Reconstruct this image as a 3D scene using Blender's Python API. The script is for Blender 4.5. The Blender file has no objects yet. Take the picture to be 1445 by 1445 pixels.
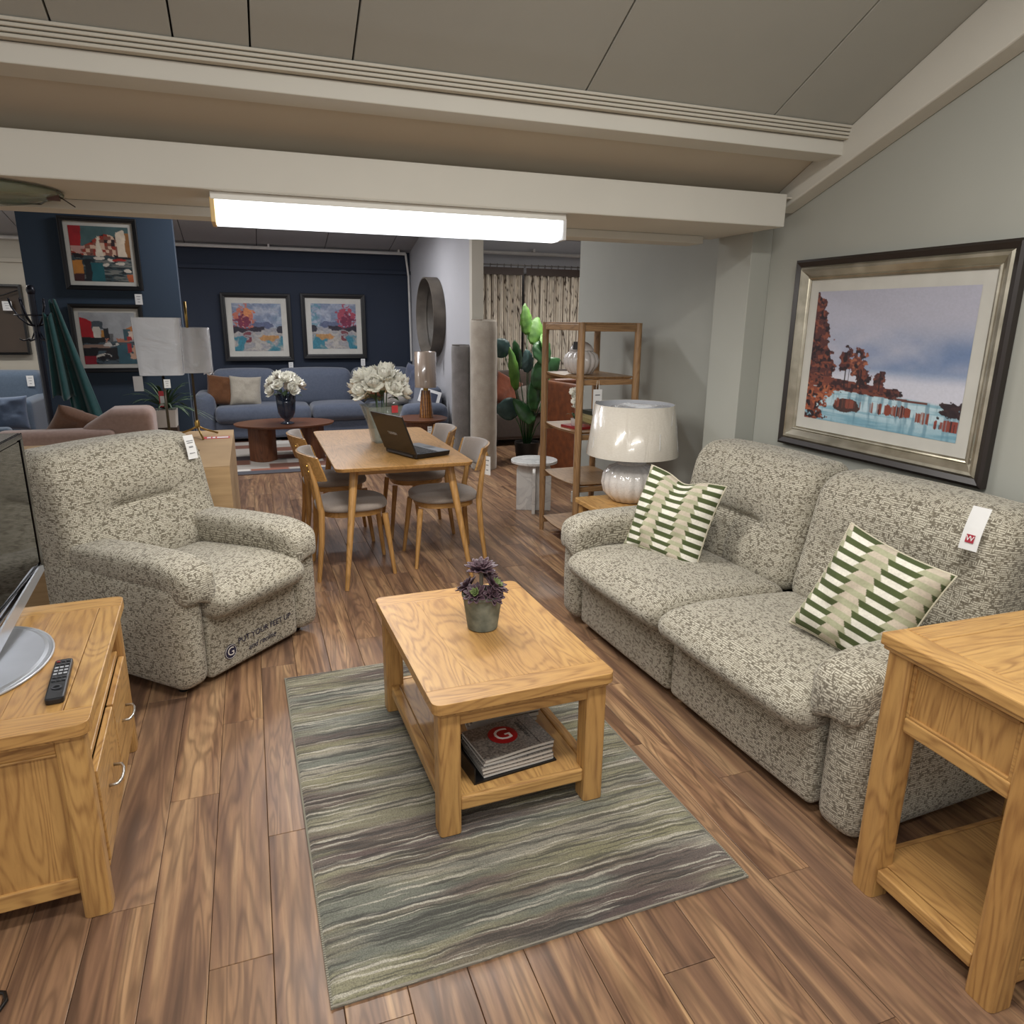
import bpy, math, random
import numpy as np
from mathutils import Vector, Matrix
random.seed(7); RNG = np.random.RandomState(5)
PI = math.pi
S = bpy.context.scene; C = bpy.context.collection
# ------------------------------------------------------------------ camera, world, lights, exposure
cam_d = bpy.data.cameras.new('camera'); cam = bpy.data.objects.new('camera', cam_d); C.objects.link(cam)
cam_d.sensor_width = 36.0; cam_d.lens = 36.0*1001/1445; cam_d.clip_start = 0.02
cam.matrix_world = Matrix(((0.94058404, 0.07870865, -0.33031289, 0), (-0.33939015, 0.24876528, -0.90715498, 0),
                           (0.01076944, 0.96536044, 0.26069759, 1.6), (0, 0, 0, 1)))
S.camera = cam
w = bpy.data.worlds.new('world'); S.world = w; w.use_nodes = True
bg = w.node_tree.nodes['Background']; bg.inputs[0].default_value = (1.0, 0.98, 0.96, 1); bg.inputs[1].default_value = 0.66
S.view_settings.view_transform = 'Standard'; S.view_settings.look = 'None'
S.view_settings.gamma = 1; S.view_settings.exposure = 0.0
try: S.view_settings.use_curve_mapping = False
except Exception: pass
def area(x, y, z, sx, sy, power, col=(1, .97, .92), rot=(0, 0, 0), up=.3):
    if up: area(x, y, z-.02, sx, sy, power*up, col, (PI, 0, 0), 0)  # added upward twin that brightens the ceiling
    d = bpy.data.lights.new('tube_and_fill_light', 'AREA'); d.shape = 'RECTANGLE'; d.size = sx; d.size_y = sy; d.energy = power; d.color = col
    o = bpy.data.objects.new('tube_and_fill_light', d); C.objects.link(o); o.location = (x, y, z); o.rotation_euler = rot
    return o
area(.64, 3.2, 1.945, 1.4, .12, 30, up=0)                       # the tube in view
area(1.0, .9, 2.95, 1.5, .25, 56)                          # added fill lights over the front bay, out of view, no fixtures
area(-.6, -.6, 3.0, 1.5, .25, 46)
area(.6, 6.3, 2.9, 1.5, .25, 46, (.97, .97, 1), up=1.)             # added fill lights for the rear bay, no fixtures
area(.8, 8.7, 2.6, 1.5, .25, 38, (.97, .97, 1), up=1.)
area(-2.6, 8.6, 2.6, 1.5, .25, 36, up=.8)
area(3.9, 7.8, 2.5, 1.2, .25, 50, up=.8)  # added fill light that brightens the curtains and big plant

# ------------------------------------------------------------------ helpers
def lin(c):
    if isinstance(c, str): c = [int(c[i:i+2], 16)/255 for i in (0, 2, 4)]
    return tuple((x/12.92 if x <= .04045 else ((x+.055)/1.055)**2.4) for x in c[:3]) + (1,)
def nodes(m):
    nt = m.node_tree; return nt, nt.nodes['Principled BSDF']
class G:
    def __init__(s, name):
        s.m = bpy.data.materials.new(name); s.m.use_nodes = True; s.nt = s.m.node_tree; s.b = s.nt.nodes['Principled BSDF']
    def n(s, t, **k):
        o = s.nt.nodes.new('ShaderNode'+t)
        for a, v in k.items(): setattr(o, a, v)
        return o
    def l(s, a, b): s.nt.links.new(a, b)
    def set(s, node, key, v):
        if hasattr(v, 'links') or isinstance(v, bpy.types.NodeSocket): s.l(v, node.inputs[key])
        else: node.inputs[key].default_value = v
    def math(s, op, a, b=0., c=None):
        o = s.n('Math', operation=op); s.set(o, 0, a); s.set(o, 1, b)
        if c is not None: s.set(o, 2, c)
        return o.outputs[0]
    def co(s, kind='Object'): return s.n('TexCoord').outputs[kind]
    def map(s, v, sc=(1, 1, 1), rot=(0, 0, 0), loc=(0, 0, 0)):
        o = s.n('Mapping'); s.l(v, o.inputs[0]); o.inputs['Scale'].default_value = sc; o.inputs['Rotation'].default_value = rot; o.inputs['Location'].default_value = loc
        return o.outputs[0]
    def noise(s, v, sc=1., det=2., dist=0., rough=.5):
        o = s.n('TexNoise'); s.l(v, o.inputs['Vector']); o.inputs['Scale'].default_value = sc; o.inputs['Detail'].default_value = det
        o.inputs['Distortion'].default_value = dist; o.inputs['Roughness'].default_value = rough
        return o.outputs['Fac']
    def ramp(s, f, stops, interp='LINEAR'):
        o = s.n('ValToRGB'); s.l(f, o.inputs[0]); e = o.color_ramp; e.interpolation = interp
        while len(e.elements) < len(stops): e.elements.new(.5)
        for q, (p, c) in zip(e.elements, stops): q.position = p; q.color = lin(c) if not isinstance(c, (int, float)) else (c, c, c, 1)
        return o.outputs[0]
    def mix(s, f, a, b, mode='MIX'):
        o = s.n('Mix', data_type='RGBA', blend_type=mode)
        for k, v in ((0, f), (6, a), (7, b)):
            if isinstance(v, bpy.types.NodeSocket): s.l(v, o.inputs[k])
            else: o.inputs[k].default_value = v if k == 0 else (lin(v) if isinstance(v, str) else v)
        return o.outputs[2]
    def bump(s, h, st=.3, d=.002):
        o = s.n('Bump'); o.inputs['Strength'].default_value = st; o.inputs['Distance'].default_value = d; s.l(h, o.inputs['Height']); s.l(o.outputs[0], s.b.inputs['Normal'])
    def out(s, col=None, rough=.5, metal=0., **k):
        if col is not None: s.set(s.b, 'Base Color', lin(col) if isinstance(col, str) else col)
        s.set(s.b, 'Roughness', rough); s.set(s.b, 'Metallic', metal)
        for a, v in k.items(): s.set(s.b, a.replace('_', ' '), v)
        return s.m
_pl = {}
def plain(col, rough=.5, metal=0., **k):
    key = (col, rough, metal, tuple(k.items()))
    if key not in _pl:
        g = G('plain_'+col); v = g.noise(g.co(), 9., 3.)
        c = g.mix(g.math('MULTIPLY', v, .22), col, lin('101010'))
        g.out(c, rough, metal, **k)
        if metal < .5: g.bump(g.noise(g.co(), 180., 2.), .06, .001)
        _pl[key] = g.m
    return _pl[key]
def wood(name, a, b, dark, axis='y', sc=1., rough=.42, coat=.15):
    g = G(name); v = g.co()
    al, ac = 1.1*sc, 11*sc
    s1 = {'x': (al, ac, ac), 'y': (ac, al, ac), 'z': (ac, ac, al)}[axis]
    inf = g.n('ObjectInfo').outputs['Random']
    va = g.n('VectorMath', operation='ADD'); g.l(v, va.inputs[0])
    cb = g.n('CombineXYZ'); g.l(g.math('MULTIPLY', inf, 7.), cb.inputs[0]); g.l(g.math('MULTIPLY', inf, 3.), cb.inputs[2]); g.l(cb.outputs[0], va.inputs[1]); v = va.outputs[0]
    fine = g.noise(g.map(v, tuple(x*4 for x in s1)), 1.6, 4., .2, .6)
    cath = g.noise(g.map(v, tuple((x*.6 if x == al else x*.42) for x in s1)), 1.3, 2., .5)
    rings = g.math('SINE', g.math('MULTIPLY', cath, 130.))
    rl = g.math('MULTIPLY', g.math('POWER', g.math('MULTIPLY_ADD', rings, .5, .5), 2.5), g.ramp(g.noise(g.map(v, tuple(x*9 for x in s1)), 1., 2.), [(.35, .35), (.6, 1.)]))
    big = g.noise(g.map(v, s1), .7, 2.)
    col = g.mix(g.math('MULTIPLY_ADD', inf, .5, g.math('MULTIPLY', g.ramp(big, [(.3, 0.), (.7, 1.)]), .5)), a, b)
    col = g.mix(g.math('MULTIPLY', rl, .58), col, dark)
    col = g.mix(g.math('MULTIPLY', g.ramp(fine, [(.45, 0.), (.75, 1.)]), .45), col, dark)
    g.bump(g.math('ADD', fine, rl), .12, .0012)
    return g.out(col, rough, 0., Coat_Weight=coat, Coat_Roughness=.3)
OAK = {a: wood('oak_'+a, 'CAA062', 'B5884F', '805630', a) for a in 'xyz'}
OAKL = {a: wood('light_oak_'+a, 'BF935A', 'AE824C', '84602F', a) for a in 'xyz'}
WAL = {a: wood('walnut_'+a, '75482C', '633A22', '3C2012', a) for a in 'xyz'}
def fabric(name, light, dark, mid, sc=1., contrast=1., rough=.95):
    g = G(name); v = g.co('UV')
    sp = g.n('SeparateXYZ'); g.l(v, sp.inputs[0]); wobn = g.math('MULTIPLY', g.noise(g.map(v, (30, 30, 1)), 1., 1.), .006)
    def dash(along, across, seed, pitch, per):
        rw = g.math('DIVIDE', g.math('ADD', across, wobn), pitch); fl = g.math('FLOOR', rw); fr = g.math('FRACT', rw)
        tri = g.math('SUBTRACT', 1., g.math('ABSOLUTE', g.math('MULTIPLY_ADD', fr, 2., -1.)))
        cb = g.n('CombineXYZ'); g.l(g.math('MULTIPLY', along, per), cb.inputs[0]); g.l(g.math('MULTIPLY', fl, 3.71), cb.inputs[1]); cb.inputs[2].default_value = seed
        dn = g.ramp(g.noise(cb.outputs[0], 1., 1.), [(.40, 0.), (.50, 1.)])
        return g.math('MULTIPLY', g.ramp(tri, [(.2, 0.), (.5, 1.)]), dn)
    P_ = .0074/sc
    hh = dash(sp.outputs[0], sp.outputs[1], 0., P_, 52*sc); vv = dash(sp.outputs[1], sp.outputs[0], 5., P_*1.0, 78*sc)
    m = g.noise(g.map(v, (38*sc, 64*sc, 1), loc=(9, 1, 0)), 1., 1.)
    f = g.mix(g.ramp(m, [(.54, 0.), (.58, 1.)]), hh, vv)
    br = g.noise(g.map(v, (150*sc, 190*sc, 1)), 1., 3.); f = g.mix(g.ramp(br, [(.38, .5), (.55, 0.)]), f, (.42, .42, .42, 1))
    col = g.mix(g.math('MULTIPLY', f, contrast), dark, light)
    big = g.noise(g.map(v, (14*sc, 30*sc, 1)), 1., 3.)
    col = g.mix(g.ramp(big, [(.5, 0.), (.75, .4)]), col, mid)
    g.bump(f, .35, .003)
    return g.out(col, rough, 0., Sheen_Weight=.15, Sheen_Roughness=.6)
TWEED = fabric('oatmeal_tweed', 'C6C0AF', '5F5748', '8C8471', 1.)
def cloth(name, col, dark, sc=90., rough=.95):
    g = G(name); v = g.co()
    f = g.noise(v, sc, 3.); f2 = g.noise(v, 6., 2.)
    c = g.mix(g.math('MULTIPLY', f, .7), col, dark); c = g.mix(g.math('MULTIPLY', f2, .3), c, dark)
    g.bump(f, .3, .002); return g.out(c, rough, 0., Sheen_Weight=.3)

class B:
    """collects shapes; becomes one mesh"""
    def __init__(s): s.v = []; s.f = []; s.uv = None; s.col = None
    def add(s, vs, fs):
        o = len(s.v); s.v += [tuple(p) for p in vs]; s.f += [tuple(i+o for i in f) for f in fs]; return s
    def box(s, x0, x1, y0, y1, z0, z1):
        v = [(x, y, z) for x in (x0, x1) for y in (y0, y1) for z in (z0, z1)]
        return s.add(v, [(0, 1, 3, 2), (4, 6, 7, 5), (0, 4, 5, 1), (2, 3, 7, 6), (0, 2, 6, 4), (1, 5, 7, 3)])
    def prism(s, pts, z0, z1, taper=1.):
        n = len(pts); cx = sum(p[0] for p in pts)/n; cy = sum(p[1] for p in pts)/n
        v = [(cx+(x-cx)*taper, cy+(y-cy)*taper, z0) for x, y in pts]+[(x, y, z1) for x, y in pts]
        return s.add(v, [tuple(range(n))[::-1], tuple(range(n, 2*n))]+[(i, (i+1) % n, n+(i+1) % n, n+i) for i in range(n)])
    def lathe(s, prof, seg=24, c=(0, 0, 0), cap=True, flute=0, fa=0.):
        v = []; f = []
        for r, z in prof:
            for k in range(seg):
                a = 2*PI*k/seg; rr = r*(1+(fa*abs(math.cos(a*flute/2))-fa if flute else 0))
                v.append((c[0]+rr*math.cos(a), c[1]+rr*math.sin(a), c[2]+z))
        for j in range(len(prof)-1):
            for k in range(seg):
                k2 = (k+1) % seg; f.append((j*seg+k, j*seg+k2, (j+1)*seg+k2, (j+1)*seg+k))
        if cap: f.append(tuple(range(seg))[::-1]); f.append(tuple((len(prof)-1)*seg+k for k in range(seg)))
        return s.add(v, f)
    def tube(s, pts, r, seg=8, cap=True):
        pts = [Vector(p) for p in pts]; n = len(pts)
        rs = r if isinstance(r, (list, tuple)) else [r]*n
        t0 = (pts[1]-pts[0]).normalized(); up = Vector((0, 0, 1)) if abs(t0.z) < .9 else Vector((1, 0, 0))
        u = t0.cross(up).normalized(); v = []
        for i, p in enumerate(pts):
            t = ((pts[min(i+1, n-1)]-pts[max(i-1, 0)])).normalized()
            u = (u-t*u.dot(t)).normalized(); w_ = t.cross(u)
            for k in range(seg):
                a = 2*PI*k/seg; v.append(p+(u*math.cos(a)+w_*math.sin(a))*rs[i])
        f = [(i*seg+k, i*seg+(k+1) % seg, (i+1)*seg+(k+1) % seg, (i+1)*seg+k) for i in range(n-1) for k in range(seg)]
        if cap: f += [tuple(range(seg))[::-1], tuple((n-1)*seg+k for k in range(seg))]
        return s.add(v, f)
    def sheet(s, fn, nu, nv, thick=0.):
        """grid surface fn(u,v)->(x,y,z), closed with a back when thick"""
        P = [[Vector(fn(i/nu, j/nv)) for i in range(nu+1)] for j in range(nv+1)]
        v = [p for row in P for p in row]; W = nu+1
        f = [(j*W+i, j*W+i+1, (j+1)*W+i+1, (j+1)*W+i) for j in range(nv) for i in range(nu)]
        if thick:
            o = len(v); nn = []
            for j in range(nv+1):
                for i in range(nu+1):
                    a = P[j][min(i+1, nu)]-P[j][max(i-1, 0)]; b = P[min(j+1, nv)][i]-P[max(j-1, 0)][i]
                    q = a.cross(b); q = q.normalized() if q.length > 1e-9 else Vector((0, 0, 1)); nn.append(q)
            v = v+[p-q*thick for p, q in zip(v, nn)]
            f += [tuple(x+o for x in q[::-1]) for q in f[:nu*nv]]
            edge = [i for i in range(W)]+[j*W+nu for j in range(1, nv+1)]+[nv*W+i for i in range(nu-1, -1, -1)]+[j*W for j in range(nv-1, 0, -1)]
            for a, b in zip(edge, edge[1:]+edge[:1]): f.append((b, a, a+o, b+o))
        return s.add(v, f)
def rrect(x0, x1, y0, y1, r, n=5):
    o = []
    for cx, cy, a0 in ((x1-r, y1-r, 0), (x0+r, y1-r, 90), (x0+r, y0+r, 180), (x1-r, y0+r, 270)):
        for k in range(n+1):
            a = math.radians(a0+90*k/n); o.append((cx+r*math.cos(a), cy+r*math.sin(a)))
    return o
def circ(cx, cy, rx, ry=None, n=32):
    ry = ry or rx; return [(cx+rx*math.cos(2*PI*k/n), cy+ry*math.sin(2*PI*k/n)) for k in range(n)]
def mk(name, b, mat, parent=None, smooth=False, bevel=0., loc=None, rot=None, label=None, kind=None):
    me = bpy.data.meshes.new(name); me.from_pydata([tuple(p) for p in b.v], [], b.f)
    if smooth:
        me.polygons.foreach_set('use_smooth', [True]*len(me.polygons))
        if smooth == 'auto':
            try: me.set_sharp_from_angle(angle=math.radians(38))
            except Exception: pass
    if b.uv is not None:
        ul = me.uv_layers.new(name='UVMap'); ul.data.foreach_set('uv', np.asarray(b.uv, dtype=np.float32).ravel())
    if b.col is not None:
        ca = me.color_attributes.new('Col', 'FLOAT_COLOR', 'POINT'); ca.data.foreach_set('color', np.asarray(b.col, dtype=np.float32).ravel())
    me.materials.append(mat); me.update()
    o = bpy.data.objects.new(name, me); C.objects.link(o)
    if parent is not None: o.parent = parent
    if loc is not None: o.location = loc
    if rot is not None: o.rotation_euler = rot
    if bevel:
        m = o.modifiers.new('bevel', 'BEVEL'); m.width = bevel; m.segments = 2; m.limit_method = 'ANGLE'; m.angle_limit = math.radians(50)
    if label: o['label'] = label
    if kind: o['kind'] = kind
    return o
def bxo(name, d, mat, parent=None, bevel=.003, **k): return mk(name, B().box(*d), mat, parent, bevel=bevel, **k)
def thing(name, label, cat, loc=(0, 0, 0), rz=0., group=None):
    o = bpy.data.objects.new(name, None); C.objects.link(o); o.empty_display_size = .05
    o.location = loc; o.rotation_euler = (0, 0, math.radians(rz)); o['label'] = label; o['category'] = cat
    if group: o['group'] = group
    return o
def tag(o, label, cat, group=None):
    o['label'] = label; o['category'] = cat
    if group: o['group'] = group
    return o
def struct(o): o['kind'] = 'structure'; return o
def dup(root, loc, rz, label, group=None):
    r = root.copy(); C.objects.link(r); r.location = loc; r.rotation_euler = (0, 0, math.radians(rz)); r['label'] = label
    if group: r['group'] = group
    for ch in list(root.children):
        c = ch.copy(); C.objects.link(c); c.parent = r
        for g in ch.children:
            d = g.copy(); C.objects.link(d); d.parent = c
    return r
def axc(s, r, d):
    r = min(r, s*.49); k = 4
    e = [-s/2+r*(1-math.cos(PI/2*i/k)) for i in range(k)]
    n = max(2, int((s-2*r)/d)); mid = [-s/2+r+(s-2*r)*i/n for i in range(n+1)]
    return np.array(e+mid+[-x for x in e[::-1]])
def soft(name, size, c, r, mat, parent, d=.03, fn=None, label=None, crown=(0, 0, 0)):
    """an upholstered block: rounded, crowned, then bent by fn(points, centre-relative) ; uv in metres"""
    ax = [axc(size[i], r, d) for i in range(3)]; h = np.array(size)/2
    idx = {}; V = []; F = []; UV = []
    def vid(p):
        k = (round(p[0], 5), round(p[1], 5), round(p[2], 5))
        if k not in idx: idx[k] = len(V); V.append(k)
        return idx[k]
    for a in range(3):
        b_, c_ = [(1, 2), (0, 2), (0, 1)][a]
        for sgn in (-1, 1):
            A = ax[b_]; D = ax[c_]
            for i in range(len(A)-1):
                for j in range(len(D)-1):
                    q = []; uvq = []
                    for ii, jj in ((i, j), (i+1, j), (i+1, j+1), (i, j+1)):
                        p = [0, 0, 0]; p[a] = sgn*h[a]; p[b_] = A[ii]; p[c_] = D[jj]; q.append(vid(p)); uvq.append((A[ii]+a*1.3+c[b_], D[jj]+sgn*.7+c[c_]))
                    flip = (sgn > 0) == (a == 1)
                    if flip: q = q[::-1]; uvq = uvq[::-1]
                    F.append(tuple(q)); UV += uvq
    P = np.array(V); rr = min(r, *(h*.98)); inner = h-rr; q = np.clip(P, -inner, inner); dv = P-q
    L = np.linalg.norm(dv, axis=1, keepdims=True); L[L == 0] = 1
    P = q+dv/L*rr
    N = P/h
    for i in range(3):
        if crown[i]:
            o1, o2 = [k for k in range(3) if k != i]
            P[:, i] += crown[i]*N[:, i]*(1-N[:, o1]**2).clip(0)*(1-N[:, o2]**2).clip(0)
    if fn is not None: P = fn(P, h)
    P = P+np.array(c)
    b = B(); b.v = [tuple(p) for p in P]; b.f = F; b.uv = UV
    return mk(name, b, mat, parent, smooth=True, label=label)
def g_(x, s): return np.exp(-(x/s)**2)
# value noise for prints and folds
_T = RNG.rand(257, 257)
def vn(u, v):
    u = np.asarray(u, float); v = np.asarray(v, float)
    i = np.floor(u).astype(int); j = np.floor(v).astype(int); fu = u-i; fv = v-j
    fu = fu*fu*(3-2*fu); fv = fv*fv*(3-2*fv); i %= 256; j %= 256
    return (_T[i, j]*(1-fu)+_T[i+1, j]*fu)*(1-fv)+(_T[i, j+1]*(1-fu)+_T[i+1, j+1]*fu)*fv
def fb(u, v, o=3):
    s = 0; a = .5
    for k in range(o): s = s+a*vn(u*2**k+17*k, v*2**k+31*k); a /= 2
    return s/(1-.5**o)
def vcol_mat(name, rough=.6, spec=.3):
    g = G(name); a = g.n('VertexColor'); a.layer_name = 'Col'; g.bump(g.noise(g.co(), 300., 2.), .05, .001)
    return g.out(a.outputs[0], rough, 0.)
PRINT = vcol_mat('printed_paper'); PRINTC = vcol_mat('printed_cotton', .95)
def srgb2lin(a): return np.where(a <= .04045, a/12.92, ((a+.055)/1.055)**2.4)
def art(name, fn, w_, h_, nu, nv, parent, loc=(0, 0, 0), rot=(0, 0, 0), mat=None):
    """flat print, local x right, z up, facing -y; fn(U,V)->rgb (V down)"""
    U, V = np.meshgrid(np.linspace(0, 1, nu+1), np.linspace(0, 1, nv+1)); rgb = fn(U, V)
    X = (U-.5)*w_; Z = (.5-V)*h_
    b = B(); b.v = list(zip(X.ravel(), np.zeros(X.size), Z.ravel())); W = nu+1
    b.f = [(j*W+i, (j+1)*W+i, (j+1)*W+i+1, j*W+i+1) for j in range(nv) for i in range(nu)]
    b.col = np.concatenate([srgb2lin(np.clip(rgb, 0, 1)).reshape(-1, 3), np.ones((X.size, 1))], 1)
    return mk(name, b, mat or PRINT, parent, loc=loc, rot=rot)
def hexa(c): return np.array([int(c[i:i+2], 16)/255 for i in (0, 2, 4)])
def paint(img, mask, c): 
    m = np.clip(mask, 0, 1)[..., None]; return img*(1-m)+hexa(c)*m
def blob(U, V, cx, cy, rx, ry, seed=0, amt=.9, fr=14): return (((U-cx)/rx)**2+((V-cy)/ry)**2+amt*(fb(U*fr+seed, V*fr+seed*3)-.5)*2 < 1).astype(float)
def text(name, s, size, mat, parent, loc, rot, ex=.0006, align='CENTER', shear=0.):
    cu = bpy.data.curves.new(name, 'FONT'); cu.body = s; cu.size = size; cu.extrude = ex; cu.align_x = align; cu.align_y = 'CENTER'; cu.shear = shear; cu.resolution_u = 3
    t = bpy.data.objects.new(name, cu); C.objects.link(t); bpy.context.view_layer.update()
    me = bpy.data.meshes.new_from_object(t.evaluated_get(bpy.context.evaluated_depsgraph_get())); bpy.data.objects.remove(t)
    me.materials.clear(); me.materials.append(mat); me.name = name
    o = bpy.data.objects.new(name, me); C.objects.link(o)
    if parent is not None: o.parent = parent
    o.location = loc; o.rotation_euler = rot; return o
WHITE = plain('EDEBE6', .6); BLACK = plain('0C0C0E', .4); CARD = plain('E9E9E8', .7); INK = plain('7A7C80', .7); REDI = plain('C0202C', .6)
def price_tag(parent, loc, rot=(0, 0, 0), w_=.05, h_=.085, red=False, name='price_tag', top=None):
    """tag hanging in local xz facing -y, as a part of what it is tied to"""
    t = mk(name, B().box(-w_/2, w_/2, -.0008, .0008, -h_, 0), top or CARD, parent, loc=loc, rot=rot, label='white printed price tag' if not red else 'red and white price tag')
    b = B()
    for k, (a, e) in enumerate(((.2, .26), (.45, .55), (.72, .78))): b.box(-w_*(.28, .2, .16)[k], w_*(.28, .2, .16)[k], -.0016, -.0009, -h_*(a+.045), -h_*a)
    o = mk('print_line', b, REDI if red else INK, t); o['kind'] = 'stuff'
    return t
# ------------------------------------------------------------------ the setting
def wallpaint(name, col, rough=.85):
    g = G(name); f = g.noise(g.co(), 3., 3.); c = g.mix(g.math('MULTIPLY', f, .12), col, lin('404040'))
    g.bump(g.noise(g.co(), 140., 3.), .08, .001); return g.out(c, rough)
SAGE = wallpaint('sage_grey_paint', 'A9AAA2'); CREAM = wallpaint('cream_paint', 'C6C1B4'); NAVY = wallpaint('navy_paint', '222B3C')
TEALN = wallpaint('slate_navy_paint', '304052'); LILAC = wallpaint('pale_grey_paint', 'B4B4B8'); BEIGE = wallpaint('beige_paint', 'C2BCAE')
CEIL = wallpaint('ceiling_board', 'ABABA4'); CEILR = wallpaint('rear_ceiling_board', 'A3A2A3'); BEAM = wallpaint('beam_paint', 'CFCCC2')
# floor: each laminate plank a part; colour varies plank by plank
def plank_mat():
    g = G('walnut_laminate'); pos = g.n('NewGeometry').outputs['Position']; sep = g.n('SeparateXYZ'); g.l(pos, sep.inputs[0])
    ix = g.math('FLOOR', g.math('DIVIDE', g.math('SUBTRACT', sep.outputs[0], .09), .155))
    off = g.math('FRACT', g.math('MULTIPLY', ix, .381966))
    iy = g.math('FLOOR', g.math('DIVIDE', g.math('SUBTRACT', sep.outputs[1], g.math('MULTIPLY_ADD', off, 1.2, .12)), 1.2))
    cb = g.n('CombineXYZ'); g.l(ix, cb.inputs[0]); g.l(iy, cb.inputs[1])
    wn = g.n('TexWhiteNoise'); g.l(cb.outputs[0], wn.inputs['Vector']); r = wn.outputs['Value']
    ad = g.n('VectorMath', operation='MULTIPLY_ADD'); g.l(wn.outputs['Color'], ad.inputs[0]); ad.inputs[1].default_value = (9, 9, 9); g.l(pos, ad.inputs[2]); v = ad.outputs[0]
    a = g.noise(g.map(v, (17, .8, 1)), 1., 3., .7); fig = g.noise(g.map(v, (10, .95, 1)), 1., 2., .9)
    rings = g.math('POWER', g.math('MULTIPLY_ADD', g.math('SINE', g.math('MULTIPLY', fig, 60.)), .5, .5), 2.)
    fine = g.noise(g.map(v, (70, 5, 1)), 1., 4., .3, .65)
    col = g.ramp(a, [(.28, '553F31'), (.42, '7F5F49'), (.55, 'A07C5C'), (.7, 'C19D75')])
    col = g.mix(g.math('MULTIPLY', rings, .5), col, '4A3528')
    col = g.mix(g.math('MULTIPLY', g.ramp(fine, [(.4, 0.), (.7, 1.)]), .35), col, '3C2A20')
    col = g.mix(g.math('MULTIPLY', r, .35), col, '7C6658'); 
    g.bump(fine, .08, .001)
    return g.out(col, g.math('MULTIPLY_ADD', fine, .15, .24), 0., Specular_IOR_Level=.35)
PLANK = plank_mat()
floor = struct(bxo('floor', (-6, 6.4, -3.2, 11.2, -.08, -.012), plain('2A1F18', .8), bevel=0))
pm = B().box(-.0768, .0768, -.5992, .5992, -.011, 0); seed_pl = None; rest = B(); cnt = 0
for i in range(-37, 40):
    x0 = .09+i*.155; off = ((i*.381966) % 1)*1.2+.12
    for j in range(-4, 10):
        y0 = off+j*1.2; cx, cy = x0+.0775, y0+.6
        if cy < -3 or cy > 11.1: continue
        near = -1.35 < cx < 2.75 and .5 < cy < 7.0 and abs(cx-.36*cy+.1) < .75*cy+.4
        if near and cnt < 230:
            if seed_pl is None: seed_pl = mk('plank', pm, PLANK, floor, bevel=.0015, loc=(cx, cy, 0))
            else: p = seed_pl.copy(); C.objects.link(p); p.location = (cx, cy, 0)
            cnt += 1
        else: rest.box(cx-.0768, cx+.0768, cy-.5992, min(cy+.5992, 11.15), -.011, 0)
mk('distant_plank', rest, PLANK, floor, kind='stuff')
# right wall x = 2.68 runs from behind the camera to its free end at y = 5.75
struct(bxo('wall_right', (2.68, 2.85, -3.2, 5.75, 0, 4.2), SAGE, bevel=0))
bsr = struct(bxo('baseboard_right', (2.665, 2.68, -3.2, 5.75, 0, .1), plain('B9B6AC', .6), bevel=.003))
struct(bxo('trim_1', (2.55, 2.68, 3.33, 3.63, 0, 2.09), SAGE, bevel=.004))                 # pilaster
struct(bxo('trim_2', (-5.2, 2.54, 3.08, 3.7, 2.06, 2.212), BEAM, bevel=.006))                # boxed cross beam
bt = struct(bxo('trim_3', (-5.2, 2.4, 3.56, 3.72, 2.02, 2.0595), BEAM, bevel=.003))
zc = lambda y: 2.30+.48*(3.08-y)
# front ceiling boards between recessed seams
ceil = struct(mk('ceiling', B().add([(-5.2, 3.28, zc(3.28)+.05), (2.68, 3.28, zc(3.28)+.05), (2.68, -.9, zc(-.9)+.05), (-5.2, -.9, zc(-.9)+.05), (-5.2, 3.28, zc(3.28)+.12), (2.68, 3.28, zc(3.28)+.12), (2.68, -.9, zc(-.9)+.12), (-5.2, -.9, zc(-.9)+.12)],
    [(0, 1, 2, 3), (7, 6, 5, 4), (0, 4, 5, 1), (1, 5, 6, 2), (2, 6, 7, 3), (3, 7, 4, 0)]), plain('3A3833', .9)))
xs = [-5.2, -4.3, -3.4, -2.5, -1.6, -1.05, -.485, -.15, .08, .41, 1.29, 2.17, 2.68]
for a, b_ in zip(xs, xs[1:]):
    v = []
    for dz in (0, .045):
        for (x, y) in ((a+.003, 2.86), (b_-.003, 2.86), (b_-.003, -.9), (a+.003, -.9)): v.append((x, y, zc(y)+dz))
    mk('ceiling_panel', B().add(v, [(0, 1, 2, 3), (7, 6, 5, 4), (0, 4, 5, 1), (1, 5, 6, 2), (2, 6, 7, 3), (3, 7, 4, 0)]), CEIL, ceil, bevel=.003)
mk('ceiling_board', B().add([(x, y, zc(y)+d) for d in (0, .045) for x, y in ((-5.2, 3.28), (2.68, 3.28), (2.68, 2.865), (-5.2, 2.865))], [(0, 1, 2, 3), (7, 6, 5, 4), (0, 4, 5, 1), (1, 5, 6, 2), (2, 6, 7, 3), (3, 7, 4, 0)]), wallpaint('tan_board', 'C2B7A5'), ceil)
struct(bxo('ceiling.001', (-5.2, 2.68, -3.2, -.9, zc(-.9), zc(-.9)+.1), CEIL, bevel=0))
# purlin: flat lower board, moulded upper strip
pu = struct(bxo('trim_4', (-5.2, 2.62, 2.80, 2.95, 2.335, 2.395), BEAM, bevel=.004))
for k in range(4): bxo('moulding', (-5.2, 2.60, 2.77-.004*k, 2.95, 2.397+k*.014, 2.408+k*.014), CREAM, pu, bevel=.003)
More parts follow.
